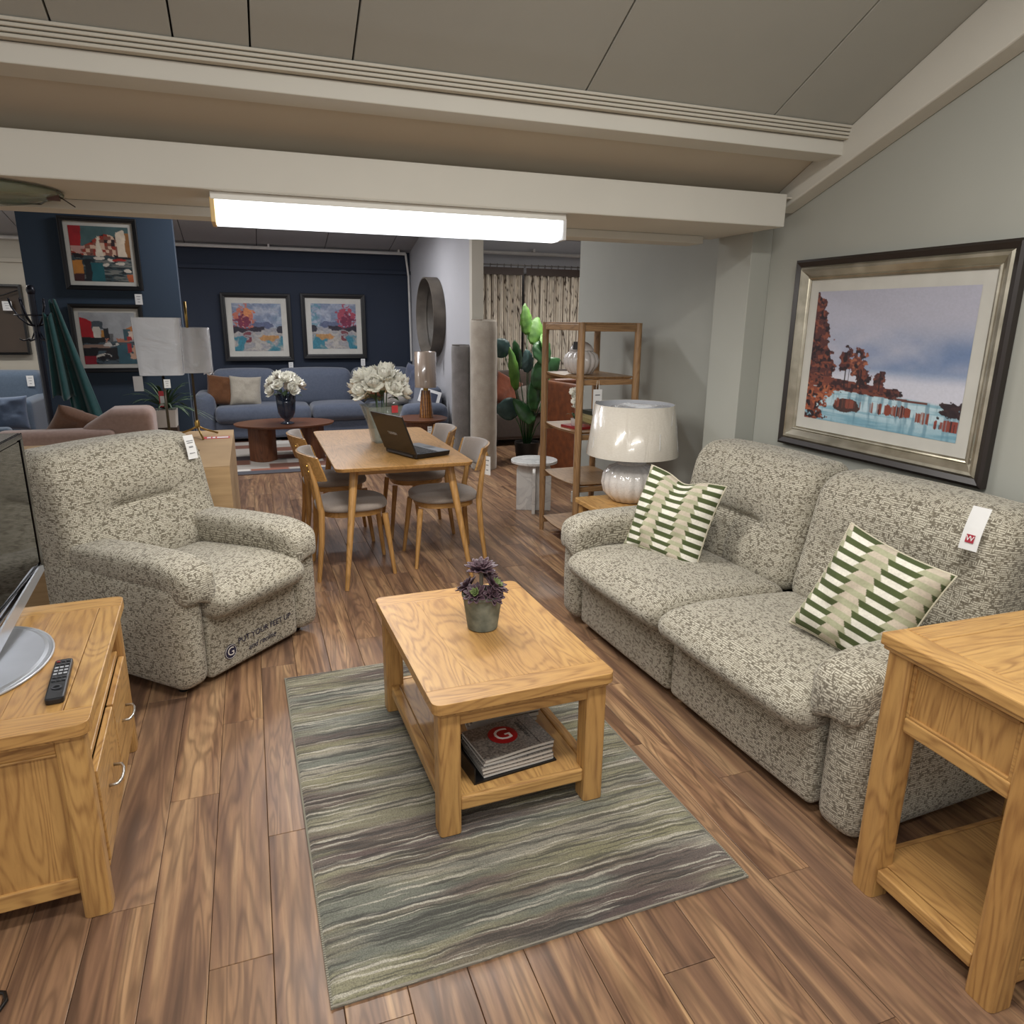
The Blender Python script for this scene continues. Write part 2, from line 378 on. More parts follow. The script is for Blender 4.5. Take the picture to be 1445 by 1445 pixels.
# rafter along the wall
def slab(y0, y1, x0, x1, d0, d1):
    v = [(x, y, zc(y)+d) for y in (y0, y1) for x in (x0, x1) for d in (d0, d1)]
    return B().add(v, [(0, 1, 3, 2), (4, 6, 7, 5), (0, 4, 5, 1), (2, 3, 7, 6), (0, 2, 6, 4), (1, 5, 7, 3)])
rf = [(x, y, zc(y)+d) for y, d0 in ((-.9, -.42), (2.08, -.235), (3.2, -.10)) for x in (2.585, 2.68) for d in (d0, 0)]
struct(mk('trim_5', B().add(rf, [(0, 1, 3, 2), (8, 10, 11, 9)]+[q for k in (0, 4) for q in ((k, k+4, k+5, k+1), (k+2, k+3, k+7, k+6), (k, k+2, k+6, k+4), (k+1, k+5, k+7, k+3))]), BEAM, bevel=.008))
struct(mk('trim_6', B().box(2.55, 2.66, 3.1, 3.24, 2.195, 2.203), CREAM, rot=(0, 0, 0)))
# rear bay
struct(bxo('wall_back', (-1.95, 2.28, 10.7, 10.85, 0, 3.4), NAVY, bevel=0))
struct(bxo('wall_back.001', (-6, -1.95, 10.7, 10.85, 0, 3.4), BEIGE, bevel=0))
struct(bxo('trim_7', (-1.95, 2.28, 10.66, 10.7, 2.22, 2.27), NAVY, bevel=.004))
struct(bxo('trim_8', (-6, -1.95, 10.66, 10.7, 2.22, 2.27), BEIGE, bevel=.004))
struct(bxo('wall_divider', (2.28, 2.385, 7.62, 10.85, 0, 3.5), LILAC, bevel=0))
struct(bxo('trim_9', (2.265, 2.395, 7.54, 7.63, 0, 3.3), CREAM, bevel=.004))
struct(bxo('wall_far', (2.38, 6.4, 9.9, 10.05, 0, 3.4), LILAC, bevel=0))
struct(bxo('wall_far.001', (6.3, 6.4, 5.6, 10.0, 0, 3.4), LILAC, bevel=0))
struct(bxo('wall_panel', (-1.66, -.53, 7.0, 7.12, 0, 2.9), TEALN, bevel=.002))
rc = struct(B().__class__ and mk('ceiling.002', B().add([(-6, 3.7, 2.2), (6.4, 3.7, 2.2), (6.4, 6.9, 3.42), (-6, 6.9, 3.42), (6.4, 10.85, 2.52), (-6, 10.85, 2.52)], [(0, 3, 2, 1), (3, 5, 4, 2)]), plain('3A3833', .9)))
for k in range(14):
    a = -6+k*.886; v = []
    for dz in (-.03, -.005):
        for (x, y, z) in ((a+.004, 6.9, 3.42), (a+.882, 6.9, 3.42), (a+.882, 10.85, 2.52), (a+.004, 10.85, 2.52)): v.append((x, y, z+dz))
    mk('ceiling_panel', B().add(v, [(0, 1, 2, 3), (7, 6, 5, 4), (0, 4, 5, 1), (1, 5, 6, 2), (2, 6, 7, 3), (3, 7, 4, 0)]), CEILR, rc, bevel=.003)
PIPE = plain('D8D6D2', .4)
pp = B().tube([(-6, 10.6, 2.5), (2.2, 10.6, 2.5)], .022).tube([(2.2, 10.6, 2.5), (2.24, 10.62, 2.2), (2.26, 10.65, 1.0)], .015)
for x in (-3.4, -.8, .35, 2.1): pp.box(x-.012, x+.012, 10.58, 10.7, 2.49, 2.56)
tag(mk('ceiling_pipe', pp, PIPE, smooth='auto'), 'white pipe running along the top of the navy wall', 'pipe')
tag(mk('ceiling_pipe', B().tube([(2.4, 9.82, 2.5), (6.2, 9.82, 2.5)], .025).box(3.85, 3.88, 9.82, 9.9, 2.49, 2.57), PIPE, smooth='auto'), 'white pipe above the birch tree curtains', 'pipe')

# ------------------------------------------------------------------ tube light under the beam
t = thing('strip_light', 'long lit fluorescent strip light fixed under the cream cross beam', 'light', (.64, 3.2, 2.06))
bxo('housing', (-.735, .735, -.09, .09, -.028, 0), plain('E4E2DA', .4), t)
def emit(name, c, s):
    g = G(name); g.b.inputs['Emission Color'].default_value = lin(c); g.b.inputs['Emission Strength'].default_value = s; return g.out(c, .3)
GLOW = emit('lit_diffuser', 'F4FAFF', 2.0)
b = B(); prof = [(-.085, -.028), (-.085, -.07), (-.07, -.098), (-.03, -.112), (.03, -.112), (.07, -.098), (.085, -.07), (.085, -.028)]
b.add([(x, y, z) for x in (-.72, .72) for y, z in prof], [tuple(range(8)), tuple(range(15, 7, -1))]+[(i, i+8, (i+1) % 8+8, (i+1) % 8) for i in range(8)])
mk('diffuser', b, GLOW, t)
for sx in (-1, 1): bxo('end_cap', (min(sx*.722, sx*.738), max(sx*.722, sx*.738), -.088, .088, -.11, -.02), plain('D9B878' if sx < 0 else 'DADADA', .4), t)
# round glass disc pendant at the left, hung on wires
g = G('green_tinted_glass'); g.out('9FAE9C', .12, 0., Alpha=.55); DISC = g.m
t = thing('disc_pendant', 'round pale glass disc hanging on wires under the cream beam', 'pendant', (-.90, 3.36, 2.035))
mk('disc', B().lathe([(.001, -.035), (.1, -.03), (.2, -.012), (.27, .012), (.272, .018), (.2, -.004), (.1, -.022), (.001, -.028)], 40, cap=False), DISC, t, smooth=True)
mk('rim', B().tube([(.27*math.cos(a*PI/20), .27*math.sin(a*PI/20), .015) for a in range(41)], .004, 6), plain('55604F', .4), t, smooth=True)
mk('wire', B().tube([(.25, 0, .012), (.17, .12, -.01), (-.1, .2, -.01), (-.25, .1, .012)], .004, 6).tube([(.25, 0, .012), (.31, 0, -.03)], .002), BLACK, t)
mk('clip', B().box(.22, .26, -.015, .015, -.01, .03), plain('5A3A30', .5), t)
mk('hanger', B().tube([(0, 0, .015), (0, 0, -.02)], .02, 10), plain('C8C8C4', .4), t)

# ------------------------------------------------------------------ rug
def rug_mat():
    g = G('striped_rug_pile'); v = g.co(); sep = g.n('SeparateXYZ'); g.l(v, sep.inputs[0])
    wob = g.math('MULTIPLY', g.math('SUBTRACT', g.noise(g.map(v, (9, 7, 1)), 1., 3.), .5), .022)
    yy = g.math('MULTIPLY_ADD', g.noise(g.map(v, (34, 30, 1)), 1., 2.), .005, g.math('ADD', sep.outputs[1], wob)); xx = sep.outputs[0]
    def band(fx, fy, seed, det=3.):
        cb = g.n('CombineXYZ'); g.l(g.math('MULTIPLY', xx, fx), cb.inputs[0]); g.l(g.math('MULTIPLY', yy, fy), cb.inputs[1]); cb.inputs[2].default_value = seed
        return g.noise(cb.outputs[0], 1., det)
    a = g.ramp(band(.8, 7.5, 3.3), [(.3, '55524E'), (.4, '756860'), (.46, '86826C'), (.53, '949078'), (.6, 'A39D8E'), (.68, '7A7D72')])
    a = g.mix(g.ramp(band(1.2, 9, 8.1), [(.52, 0.), (.62, .75)]), a, '6E736C')
    a = g.mix(g.ramp(band(1.2, 7, 15.1), [(.54, 0.), (.62, .8)]), a, '5F4F4C')
    a = g.mix(g.ramp(band(1.0, 5, 25.1), [(.52, 0.), (.64, .7)]), a, '8E8A69')
    dk = g.ramp(band(3.4, 95, 1.7), [(.50, 0.), (.60, .7)]); lt = g.ramp(band(3, 88, 6.2), [(.57, 0.), (.64, .75)])
    a = g.mix(dk, a, '33312F'); a = g.mix(lt, a, 'C9C3B4')
    ti = g.noise(v, 260., 2.); a = g.mix(g.math('MULTIPLY', g.ramp(ti, [(.35, 0.), (.7, 1.)]), .5), a, '2B2826')
    g.bump(g.math('ADD', ti, g.math('MULTIPLY', band(3, 75, 1.7), 2.)), .6, .004)
    return g.out(a, 1., 0., Sheen_Weight=.2)
RUGM = rug_mat()
t = thing('striped_rug', 'large cream, sage and mauve striped rug under the oak coffee table', 'rug', (.655, 2.26, 0), .9)
nx, ny = 110, 300; X, Y = np.meshgrid(np.linspace(-.605, .605, nx+1), np.linspace(-.86, .86, ny+1))
wv = (fb(X*5, Y*9, 2)-.5)*.05
Z = .011+.0022*np.abs(np.sin((Y+wv)*PI/.021))+.0012*(vn(X*120, Y*120)-.5)
ed = np.minimum(np.minimum(X+.605, .605-X), np.minimum(Y+.86, .86-Y)); Z = np.where(ed < .008, Z*.55, Z)
Yf = Y+np.where(ed < .004, .004*(vn(X*90, Y*2)-.5), 0)
b = B(); b.v = list(zip(X.ravel(), Yf.ravel(), Z.ravel())); W = nx+1
b.f = [(j*W+i, j*W+i+1, (j+1)*W+i+1, (j+1)*W+i) for j in range(ny) for i in range(nx)]
mk('pile', b, RUGM, t, smooth=True)
mk('backing', B().prism(rrect(-.604, .604, -.859, .859, .004), .0008, .0075), plain('8E887C', 1.), t)
b = B()
for k in range(240):
    y = -.86+1.72*k/240
    for sx in (-1, 1): b.box(min(sx*.603, sx*.609), max(sx*.603, sx*.609), y, y+.005, .001, .009)
o = mk('bound_edge', b, plain('8E8A7C', 1.), t); o['kind'] = 'stuff'

# ------------------------------------------------------------------ tweed sofa and armchair
def seat(parent, cx, w_, y0, y1, z0, z1, name='seat_cushion'):
    """seat cushion that rolls over its front edge"""
    def fn(P, h):
        yn = (P[:, 1]+h[1])/(2*h[1])
        P[:, 2] -= .035*np.clip(1-yn*3.2, 0, 1)**2*np.clip((P[:, 2]/h[2]+1)/2, 0, 1)        # nose drops
        P[:, 2] -= .03*yn
        P[:, 1] -= .035*g_(P[:, 2]-h[2]*.0, h[2]*.9)*np.clip(1-yn*3, 0, 1)
        return P
    return soft(name, (w_, y1-y0, z1-z0), (cx, (y0+y1)/2, (z0+z1)/2), .065, TWEED, parent, .03, fn, crown=(.004, .01, .022))
def back(parent, cx, w_, z0, z1, y0, lean, crease, thick=.24, vseam=True, slope=0., half=.17):
    H = z1-z0
    def fn(P, h):
        zn = (P[:, 2]+h[2])/(2*h[2]); xn = P[:, 0]/h[0]; front = P[:, 1] < 0
        zc_ = crease*2*h[2]-h[2]+slope*P[:, 0]
        gr = g_(P[:, 2]-zc_, .017)*np.clip((half-np.abs(P[:, 0]))/.03, 0, 1)
        soft_g = g_(P[:, 2]-zc_, .06)*np.clip((half+.14-np.abs(P[:, 0]))/.2, 0, 1)
        d = -.030*gr-.022*soft_g
        d += .03*g_(P[:, 2]-(h[2]*.45), .13)*(1-xn**4)
        d += .026*g_(P[:, 2]+(h[2]*.55), .10)*(1-xn**4)
        if vseam: d -= .010*g_(P[:, 0], .010)*np.clip((zc_-P[:, 2])/.03, 0, 1)+.008*g_(P[:, 0], .05)*np.clip((zc_-P[:, 2])/.05, 0, 1)
        P[:, 1] -= np.where(front, d, 0)
        P[:, 0] *= 1-.03*np.clip(zn-.85, 0, 1)/.15
        P[:, 1] += lean*zn+.02*np.clip(zn-.8, 0, 1)/.2
        P[:, 2] += .012*(1-xn**2)*zn
        return P
    return soft('backrest', (w_, thick, H), (cx, y0+thick/2, (z0+z1)/2), .075, TWEED, parent, .014, fn)
def arm(parent, cx, w_, D, z1, side, y0=0., pad_w=.205, pad_drop=.0, back_y=.72):
    def fn(P, h):
        return P
    a = soft('arm', (w_, D, z1-.01), (cx, y0+D/2, .03+(z1-.01)/2), .055, TWEED, parent, .05, crown=(.012, .014, .0))
    def fp(P, h):
        yn = (P[:, 1]+h[1])/(2*h[1])
        e = np.clip(1-yn/.30, 0, 1)
        inner = np.clip(-side*P[:, 0]/h[0], 0, 1)
        P[:, 2] -= .045*inner*np.clip(-P[:, 2]/h[2], 0, 1)       # the inner face hangs lower
        P[:, 2] -= .050*e**2.0                                   # front of the pad curls down
        P[:, 2] *= 1+.16*np.clip(1-yn/.25, 0, 1)
        P[:, 0] *= 1-.10*np.clip(1-yn/.12, 0, 1)**2
        P[:, 2] -= .02*np.clip(yn-.6, 0, 1)
        P[:, 0] *= 1-.10*np.clip(yn-.5, 0, 1)
        return P
    p = soft('arm_pad', (pad_w, back_y, .125), (cx-side*.034, y0-.035+back_y/2, z1+.045), .036, TWEED, parent, .025, fp, crown=(.006, .012, .010))
    return a, p
# sofa (local: x toward the camera, front at y = 0)
sofa = thing('sofa', 'two-seat oatmeal tweed reclining sofa with green patterned cushions against the grey wall', 'sofa', (1.583, 2.385, 0), -87.3)
soft('base', (1.93, .80, .32), (0, .52, .20), .03, TWEED, sofa, .1)
for s in (-1, 1):
    cx = s*.412; bx_ = s*.437
    def fpanel(P, h):
        P[:, 1] -= .012*(1-(P[:, 0]/h[0])**4)*(1-(P[:, 2]/h[2])**4); return P
    soft('footrest_panel', (.812, .09, .315), (cx, .062, .193), .03, TWEED, sofa, .05, fpanel)
    seat(sofa, cx, .817, -.055, .66, .315, .475)
    back(sofa, bx_, .868, .40, .985, .60, .135, .46, .25, half=.2)
    arm(sofa, s*.925, .165, .88, .50, s)
soft('back_panel', (1.90, .10, .62), (0, .93, .40), .04, TWEED, sofa, .1)
for x in (-.88, .88):
    for y in (.1, .85): mk('foot', B().lathe([(.02, 0), (.024, .03), (.024, .045)], 12, (x, y, 0)), BLACK, sofa)
tg = mk('swing_tag', B().sheet(lambda u, v: ((u-.5)*.062, -.002-.012*math.sin(v*2.2), -v*.15), 2, 6, .0015), CARD, sofa, loc=(.785, .665, 1.008), rot=(math.radians(-14), 0, math.radians(4)), label='white care tag with a red square and letter')
bxo('logo_square', (-.014, .014, -.0185, -.0165, -.125, -.097), plain('A32438', .6), tg, bevel=0)
text('letter', 'W', .026, CARD, tg, (0, -.019, -.111), (PI/2, 0, 0), .0004)
# armchair (front faces the rug)
ac = thing('recliner_armchair', 'large oatmeal tweed reclining armchair printed with an advert along its footrest', 'armchair', (-.066, 3.340, 0), 45)
soft('base', (.80, .74, .3), (0, .47, .19), .03, TWEED, ac, .1)
soft('footrest_panel', (.565, .08, .31), (0, .05, .185), .025, TWEED, ac, .05, lambda P, h: P)
seat(ac, 0, .575, -.05, .64, .315, .485)
back(ac, 0, .86, .40, 1.005, .60, .15, .52, .26, half=.19)
for s in (-1, 1): arm(ac, s*.36, .155, .84, .50, s, pad_w=.20)
soft('back_panel', (.78, .10, .62), (0, .90, .40), .04, TWEED, ac, .1)
for x in (-.36, .36):
    for y in (.1, .8): mk('foot', B().lathe([(.02, 0), (.024, .03), (.024, .045)], 12, (x, y, 0)), BLACK, ac)
INKN = plain('2B2640', .9)
lg = mk('printed_logo', B().add([(.036*math.cos(a*PI/16), 0, .036*math.sin(a*PI/16)) for a in range(32)], [tuple(range(32))]), INKN, ac, loc=(-.165, .0075, .12), label='round navy printed emblem with a letter')
b = B()
for q in (.031, .034): pass
b.tube([(.0315*math.cos(a*PI/16), -.001, .0315*math.sin(a*PI/16)) for a in range(33)], .0013, 5)
mk('ring', b, plain('D8D2CC', .8), lg)
text('letter', 'G', .058, plain('E8E2DC', .8), lg, (0, -.0015, 0), (PI/2, 0, 0), .0003)
text('printed_words', 'PUT YOUR FEET UP', .040, INKN, ac, (.055, .0072, .15), (PI/2, 0, 0), .0004)
text('printed_words', 'and recline', .040, INKN, ac, (.03, .0072, .095), (PI/2, 0, 0), .0004, shear=.3)
tg = mk('swing_tag', B().sheet(lambda u, v: ((u-.5)*.06, -.004*math.sin(v*3), -v*.125), 2, 4, .0012), CARD, ac, loc=(.31, .700, 1.00), rot=(math.radians(-12), 0, math.radians(0)), label='white price tag over the back corner')
b = B()
for z, wd in ((-.03, .02), (-.04, .018), (-.06, .013), (-.065, .013), (-.095, .016)): b.box(-wd, wd, -.0068, -.005, z-.0016, z+.0016)
mk('print_line', b, INK, tg)

# patterned cushions
def cushion_pattern(U, V):
    Pv = .0445; Pu = .178; x = U+.012; y = V
    k = np.floor(y/Pv); f = y/Pv-k
    hx = np.abs(((x/Pu) % 1)-.5); hw = .355-.15*f
    green = hx < hw; top = f < .5
    img = np.zeros(x.shape+(3,)); img[:] = hexa('A9A98C')
    img[green & top] = hexa('4B5531'); img[green & ~top] = hexa('E3DFD2'); img[~green & top] = hexa('C4B8A6')
    img *= (1-.12*(fb(U*220, V*220, 2)-.35))[..., None]
    return np.clip(img, 0, 1)
def pillow(name, w_, h_, T, n, parent, mat, pattern=None, pinch=.07, dent=0., seed=0):
    u = np.linspace(-1, 1, n+1); U, V = np.meshgrid(u, u)
    prof = ((1-U**4).clip(0)*(1-V**4).clip(0))**.55
    wr = (fb(U*2.2+seed, V*2.2+seed*2, 2)-.5)*.5
    sides = []
    for sg in (-1, 1):
        X = U*w_/2*(1-pinch*(1-V**2)*np.abs(U)**2); Z = V*h_/2*(1-pinch*(1-U**2)*np.abs(V)**2)
        Z = Z-dent*g_(U, .35)*np.clip(V, 0, 1)**2*h_
        Y = sg*(T/2)*prof*(1+wr)+.004*np.sin(U*3+V*2)
        if sg < 0 and dent: Y = Y+.03*g_(U, .25)*g_(V-.7, .35)*prof
        sides.append((X, Y, Z))
    v = []; f = []; W = n+1; ids = [np.zeros((W, W), int), np.zeros((W, W), int)]
    for si, (X, Y, Z) in enumerate(sides):
        for j in range(W):
            for i in range(W):
                if si == 1 and (i in (0, n) or j in (0, n)): ids[1][j, i] = ids[0][j, i]; continue
                ids[si][j, i] = len(v); v.append((X[j, i], Y[j, i], Z[j, i]))
    for si in (0, 1):
        D = ids[si]
        for j in range(n):
            for i in range(n):
                q = (D[j, i], D[j, i+1], D[j+1, i+1], D[j+1, i]); f.append(q if si == 0 else q[::-1])
    b = B(); b.v = v; b.f = f
    if pattern:
        img = srgb2lin(pattern((U+1)*w_/2, (1-V)*h_/2)); col = np.ones((len(v), 4))
        for si in (1, 0): col[ids[si].ravel(), :3] = img.reshape(-1, 3)
        b.col = col
    return mk(name, b, mat, parent, smooth=True)
def piping(w_, h_, pinch, parent, mat, r=.004, dent=0.):
    pts = []
    for k in range(81):
        a = k/80*4; s = int(a) % 4; q = (a-int(a))*2-1
        U, V = [(q, -1), (1, q), (-q, 1), (-1, -q)][s]
        X = U*w_/2*(1-pinch*(1-V**2)*U**2); Z = V*h_/2*(1-pinch*(1-U**2)*V**2)-dent*math.exp(-(U/.35)**2)*max(V, 0)**2*h_
        pts.append((X*1.004, .004*math.sin(U*3+V*2), Z*1.004))
    return mk('piping', B().tube(pts, r, 6, cap=False), mat, parent, smooth=True)
PIP = plain('CFC8B2', .95)
def cushion(loc, rot, w_, h_, label, dent, seed):
    t = thing('scatter_cushion', label, 'cushion', loc); t.rotation_euler = [math.radians(a) for a in rot]; t['group'] = 'green geometric cushions on the sofa'
    pillow('cover', w_, h_, .15, 170, t, PRINTC, cushion_pattern, dent=dent, seed=seed); piping(w_, h_, .07, t, PIP, dent=dent)
    return t
CU1 = cushion((1.95, 2.98, .645), (-22, 4, -70), .46, .45, 'square green geometric cushion leaning beside the far sofa arm', .07, 1)
CU2 = cushion((1.99, 1.775, .655), (-24, 14, -74), .385, .43, 'tilted green geometric cushion on the near sofa seat', 0., 4)
# ------------------------------------------------------------------ coffee table
def leg(parent, x, y, z0, z1, w_=.07, mat=None, r=.012, name='leg', ins=0):
    return mk(name, B().prism(rrect(x-w_/2, x+w_/2, y-w_/2, y+w_/2, r, 3), z0, z1), mat or OAK['z'], parent, bevel=.002)
ct = thing('coffee_table', 'chunky oak coffee table with a lower shelf standing on the striped rug', 'table', (.724, 2.30, .0135), 1.6)
hw, hl = .308, .455
def endboard(y0, y1, sgn):
    r = .03; pts = rrect(-hw, hw, min(y0, y1)-(.1 if sgn > 0 else 0), max(y0, y1)+(.1 if sgn < 0 else 0), r)
    pts = [(x, max(y, y0) if sgn > 0 else min(y, y1)) for x, y in pts]; o = []
    for p in pts:
        if not o or (abs(p[0]-o[-1][0])+abs(p[1]-o[-1][1]) > 1e-6): o.append(p)
    return o
mk('end_board', B().prism(endboard(-hl, -hl+.095, -1), .445, .48), OAK['x'], ct, bevel=.005)
mk('end_board', B().prism(endboard(hl-.095, hl, 1), .445, .48), OAK['x'], ct, bevel=.005)
for k in range(4):
    a = -hw+k*hw/2; bxo('top_board', (a+.0001, a+hw/2-.0001, -hl+.0955, hl-.0955, .445, .4797), OAK['y'], ct, bevel=.0006)
mk('lip', B().prism(rrect(-hw+.008, hw-.008, -hl+.008, hl-.008, .028), .433, .446), OAK['y'], ct, bevel=.004)
bxo('apron', (-.262, .262, -.426, -.405, .385, .433), OAK['x'], ct); bxo('apron', (-.262, .262, .405, .426, .385, .433), OAK['x'], ct)
bxo('apron', (-.279, -.262, -.40, .40, .385, .433), OAK['y'], ct); bxo('apron', (.262, .279, -.40, .40, .385, .433), OAK['y'], ct)
for sx in (-1, 1):
    for sy in (-1, 1): leg(ct, sx*.252, sy*.40, 0, .433, .072)
sh = bxo('shelf', (-.235, .235, -.405, .405, .10, .118), OAK['y'], ct)
bxo('shelf_rail', (-.216, .216, -.425, -.405, .075, .122), OAK['x'], ct, bevel=.006); bxo('shelf_rail', (-.216, .216, .405, .425, .075, .122), OAK['x'], ct, bevel=.006)
bxo('shelf_rail', (-.272, -.236, -.364, .364, .075, .122), OAK['y'], ct, bevel=.006); bxo('shelf_rail', (.236, .272, -.364, .364, .075, .122), OAK['y'], ct, bevel=.006)
TOPZ = .4935
# succulent in a zinc pot
def zinc():
    g = G('aged_zinc'); v = g.co(); f = g.noise(v, 22., 4.); c = g.ramp(f, [(.3, '565B52'), (.5, '70756A'), (.75, '8B8E80')]); g.bump(f, .2, .002); return g.out(c, .75, .15)
sp = thing('potted_succulent', 'dark purple succulent in a grey zinc pot on the coffee table', 'plant', (.738, 2.335, TOPZ+.001))
mk('pot', B().lathe([(.052, 0), (.056, .003), (.073, .125), (.077, .128), (.077, .138), (.071, .138), (.068, .115)], 40), zinc(), sp, smooth='auto')
mk('soil', B().lathe([(.069, .10), (.069, .118)], 24), plain('2B231C', 1.), sp)
SUC = G('succulent_leaf'); v_ = SUC.noise(SUC.co(), 30., 2.); SUC = SUC.out(SUC.ramp(v_, [(.3, '35252C'), (.55, '554049'), (.75, '8A747C')]), .45)
SUG = G('succulent_heart'); v_ = SUG.noise(SUG.co(), 30., 2.); SUG = SUG.out(SUG.ramp(v_, [(.3, '4A5A34'), (.7, '7C8A52')]), .5)
LEAFM = {}
def sleaf(L, W):
    def fn(u, v):
        ww = W*math.sin(PI*min(1, .12+.88*v)**.75)**.8*(.55+.45*v) if v < 1 else 0
        ww = W*math.sin(PI*(.10+.86*v**1.35))**.8
        x = (u-.5)*ww; return (x, L*v, .16*L*v*v+.35*abs(x)*abs(x)/max(W, 1e-3)*4)
    return B().sheet(fn, 4, 7, .0022)
def rosette(parent, c, R, n, tilt, mat, az0=0, heart=None, label=None):
    ob = mk('rosette', B().lathe([(.001, -.006), (R*.16, 0), (R*.12, R*.12), (.001, R*.16)], 10, cap=False), heart or mat, parent, True, loc=c, rot=tilt)
    me = None; k = 0
    for ring, (cnt, ll, el) in enumerate(((n-2, 1., 12), (n-3, .86, 30), (n-4, .62, 50), (5, .4, 68))):
        m_ = mat if ring < 2 or not heart else heart
        first = None
        for i in range(cnt):
            a = 2*PI*(i/cnt)+ring*.4+az0
            if first is None: first = mk('leaf', sleaf(R*ll, R*.34*ll+.001), m_, ob, smooth=True); o = first
            else: o = first.copy(); C.objects.link(o)
            o.rotation_euler = (math.radians(el+random.uniform(-6, 6)), 0, a); o.location = (0, 0, ring*R*.03); k += 1
    return ob
rosette(sp, (-.006, -.004, .222), .066, 12, (.10, -.05, 0), SUC)
mk('stem', B().tube([(-.004, 0, .11), (-.008, -.01, .17), (-.006, -.004, .22)], .0075, 8), plain('7A7466', .8), sp, smooth=True)
rosette(sp, (-.035, -.035, .142), .05, 11, (.5, -.45, 0), SUC, heart=SUG)
rosette(sp, (.035, -.022, .160), .058, 12, (.45, .5, .3), SUC, heart=SUG)
rosette(sp, (.022, -.052, .138), .046, 10, (.9, .3, 0), SUC)
rosette(sp, (.03, .035, .175), .05, 11, (-.4, .4, 0), SUC)
rosette(sp, (-.045, .03, .15), .05, 10, (-.3, -.6, 0), SUC)
# brochures
PAGES = plain('CFCBC4', .8)
def cover_mat(name, a, b_):
    g = G(name); f = g.ramp(g.noise(g.co(), 150., 4.), [(.35, a), (.65, b_)]); return g.out(f, .35)
tray = thing('brochure_holder', 'black leaflet tray on the lower shelf of the coffee table', 'tray', (.72, 2.05, .1325), 7)
mk('base', B().box(-.155, .155, -.11, .11, 0, .006), BLACK, tray); mk('side_wall', B().box(-.155, -.15, -.11, .11, .006, .06), BLACK, tray); mk('back_wall', B().box(-.15, .155, .104, .11, .006, .05), BLACK, tray)
CV = cover_mat('grey_cover', '4F4B4A', '8F8982')
def wavy(n, w_, d_, z0, th, amp, ph):
    return B().sheet(lambda u, v: ((u-.5)*w_, (v-.5)*d_, z0+th+amp*math.sin(u*6+ph)*(1-v*.6)), 14, 6, th)
lab = ['top brochure of the stack, with a red circular emblem', 'second brochure from the top, under the emblem cover', 'third brochure from the top, mid stack', 'fourth brochure, just above the bottom one in the tray', 'lowest brochure, resting on the black leaflet tray']
for k in range(5):
    z = .1393+k*.0143
    t = thing('brochure', lab[4-k], 'brochure', (.735+random.uniform(-.004, .004), 2.042+random.uniform(-.004, .004), z), 7+random.uniform(-1.5, 1.5), 'brochures stacked in the tray under the coffee table')
    mk('pages', wavy(0, .262, .185, 0.0003, .0105, .0016 if k > 2 else .0006, k), PAGES, t, smooth='auto')
    mk('cover', wavy(0, .266, .188, .0108, .0008, .0016 if k > 2 else .0006, k), CV, t, smooth='auto')
    if k == 4:
        e = mk('emblem', B().prism(circ(-.015, .01, .052, .052, 40), .0138, .0144), plain('A3131D', .35), t, label='red circular emblem with a white letter')
        text('letter', 'G', .092, plain('EDE6E4', .5), e, (-.015, .01, .0147), (0, 0, 0), .0003)
        text('printed_words', 'UPHOLSTERY', .017, BLACK, t, (.062, .012, .0142), (0, 0, -PI/2+.0), .0003)
        mk('print_line', B().box(.078, .080, -.085, .08, .0138, .0142), BLACK, t)
lab2 = ['upper brochure of the far stack on the table shelf', 'middle brochure of the far stack on the table shelf', 'lower brochure of the far stack on the table shelf']
for k in range(3):
    t = thing('brochure', lab2[2-k], 'brochure', (.79+k*.004, 2.33, .1325+k*.0155), -4+k*3, 'brochures stacked behind the tray')
    mk('pages', wavy(0, .27, .20, .0003, .0135, .0004, k), PAGES, t, smooth='auto'); mk('cover', wavy(0, .272, .202, .014, .0008, .0004, k), CV if k == 1 else cover_mat('pale_cover', '8C8782', 'B0ABA4'), t, smooth='auto')

# ------------------------------------------------------------------ oak media unit
tv = thing('media_unit', 'oak television stand with an open shelf above two drawers', 'cabinet', (-.73, 2.32, 0), 3)
hw, hl, H = .245, .465, .6
for s in (-1, 1): mk('end_board', B().prism(endboard(s*(hl-.0475)-.0475, s*(hl-.0475)+.0475, 1 if s > 0 else -1), H-.034, H), OAK['x'], tv, bevel=.005)
bxo('front_board', (hw-.068, hw, -hl+.0955, hl-.0955, H-.034, H-.0002), OAK['y'], tv, bevel=.003)
for k in range(3):
    a = -hw+k*(2*hw-.069)/3; bxo('top_board', (a+.0004, a+(2*hw-.069)/3-.0004, -hl+.0955, hl-.0955, H-.034, H-.0004), OAK['y'], tv, bevel=.0012)
mk('lip', B().prism(rrect(-hw+.008, hw-.008, -hl+.008, hl-.008, .026), H-.045, H-.033), OAK['y'], tv, bevel=.004)
for sx in (-1, 1):
    for sy in (-1, 1): leg(tv, sx*(hw-.052), sy*(hl-.055), 0, H-.045, .07, r=.016)
for s in (-1, 1):
    y = s*(hl-.05); b_ = (min(y-s*.006, y+s*.006), max(y-s*.006, y+s*.006))
    bxo('side_panel', (-hw+.086, hw-.088, y-.006, y+.006, .12, H-.09), OAK['z'], tv, bevel=0)
    bxo('side_rail', (-hw+.087, hw-.087, y-.014, y+.014, H-.09, H-.046), OAK['x'], tv, bevel=.003); bxo('side_rail', (-hw+.087, hw-.087, y-.014, y+.014, .075, .125), OAK['x'], tv, bevel=.003)
    bxo('panel_bead', (-hw+.087, hw-.087, y-.017, y+.017, H-.096, H-.09), OAK['x'], tv, bevel=.002)
bxo('back_panel', (-hw+.02, -hw+.03, -hl+.09, hl-.09, .08, H-.046), OAK['z'], tv, bevel=0)
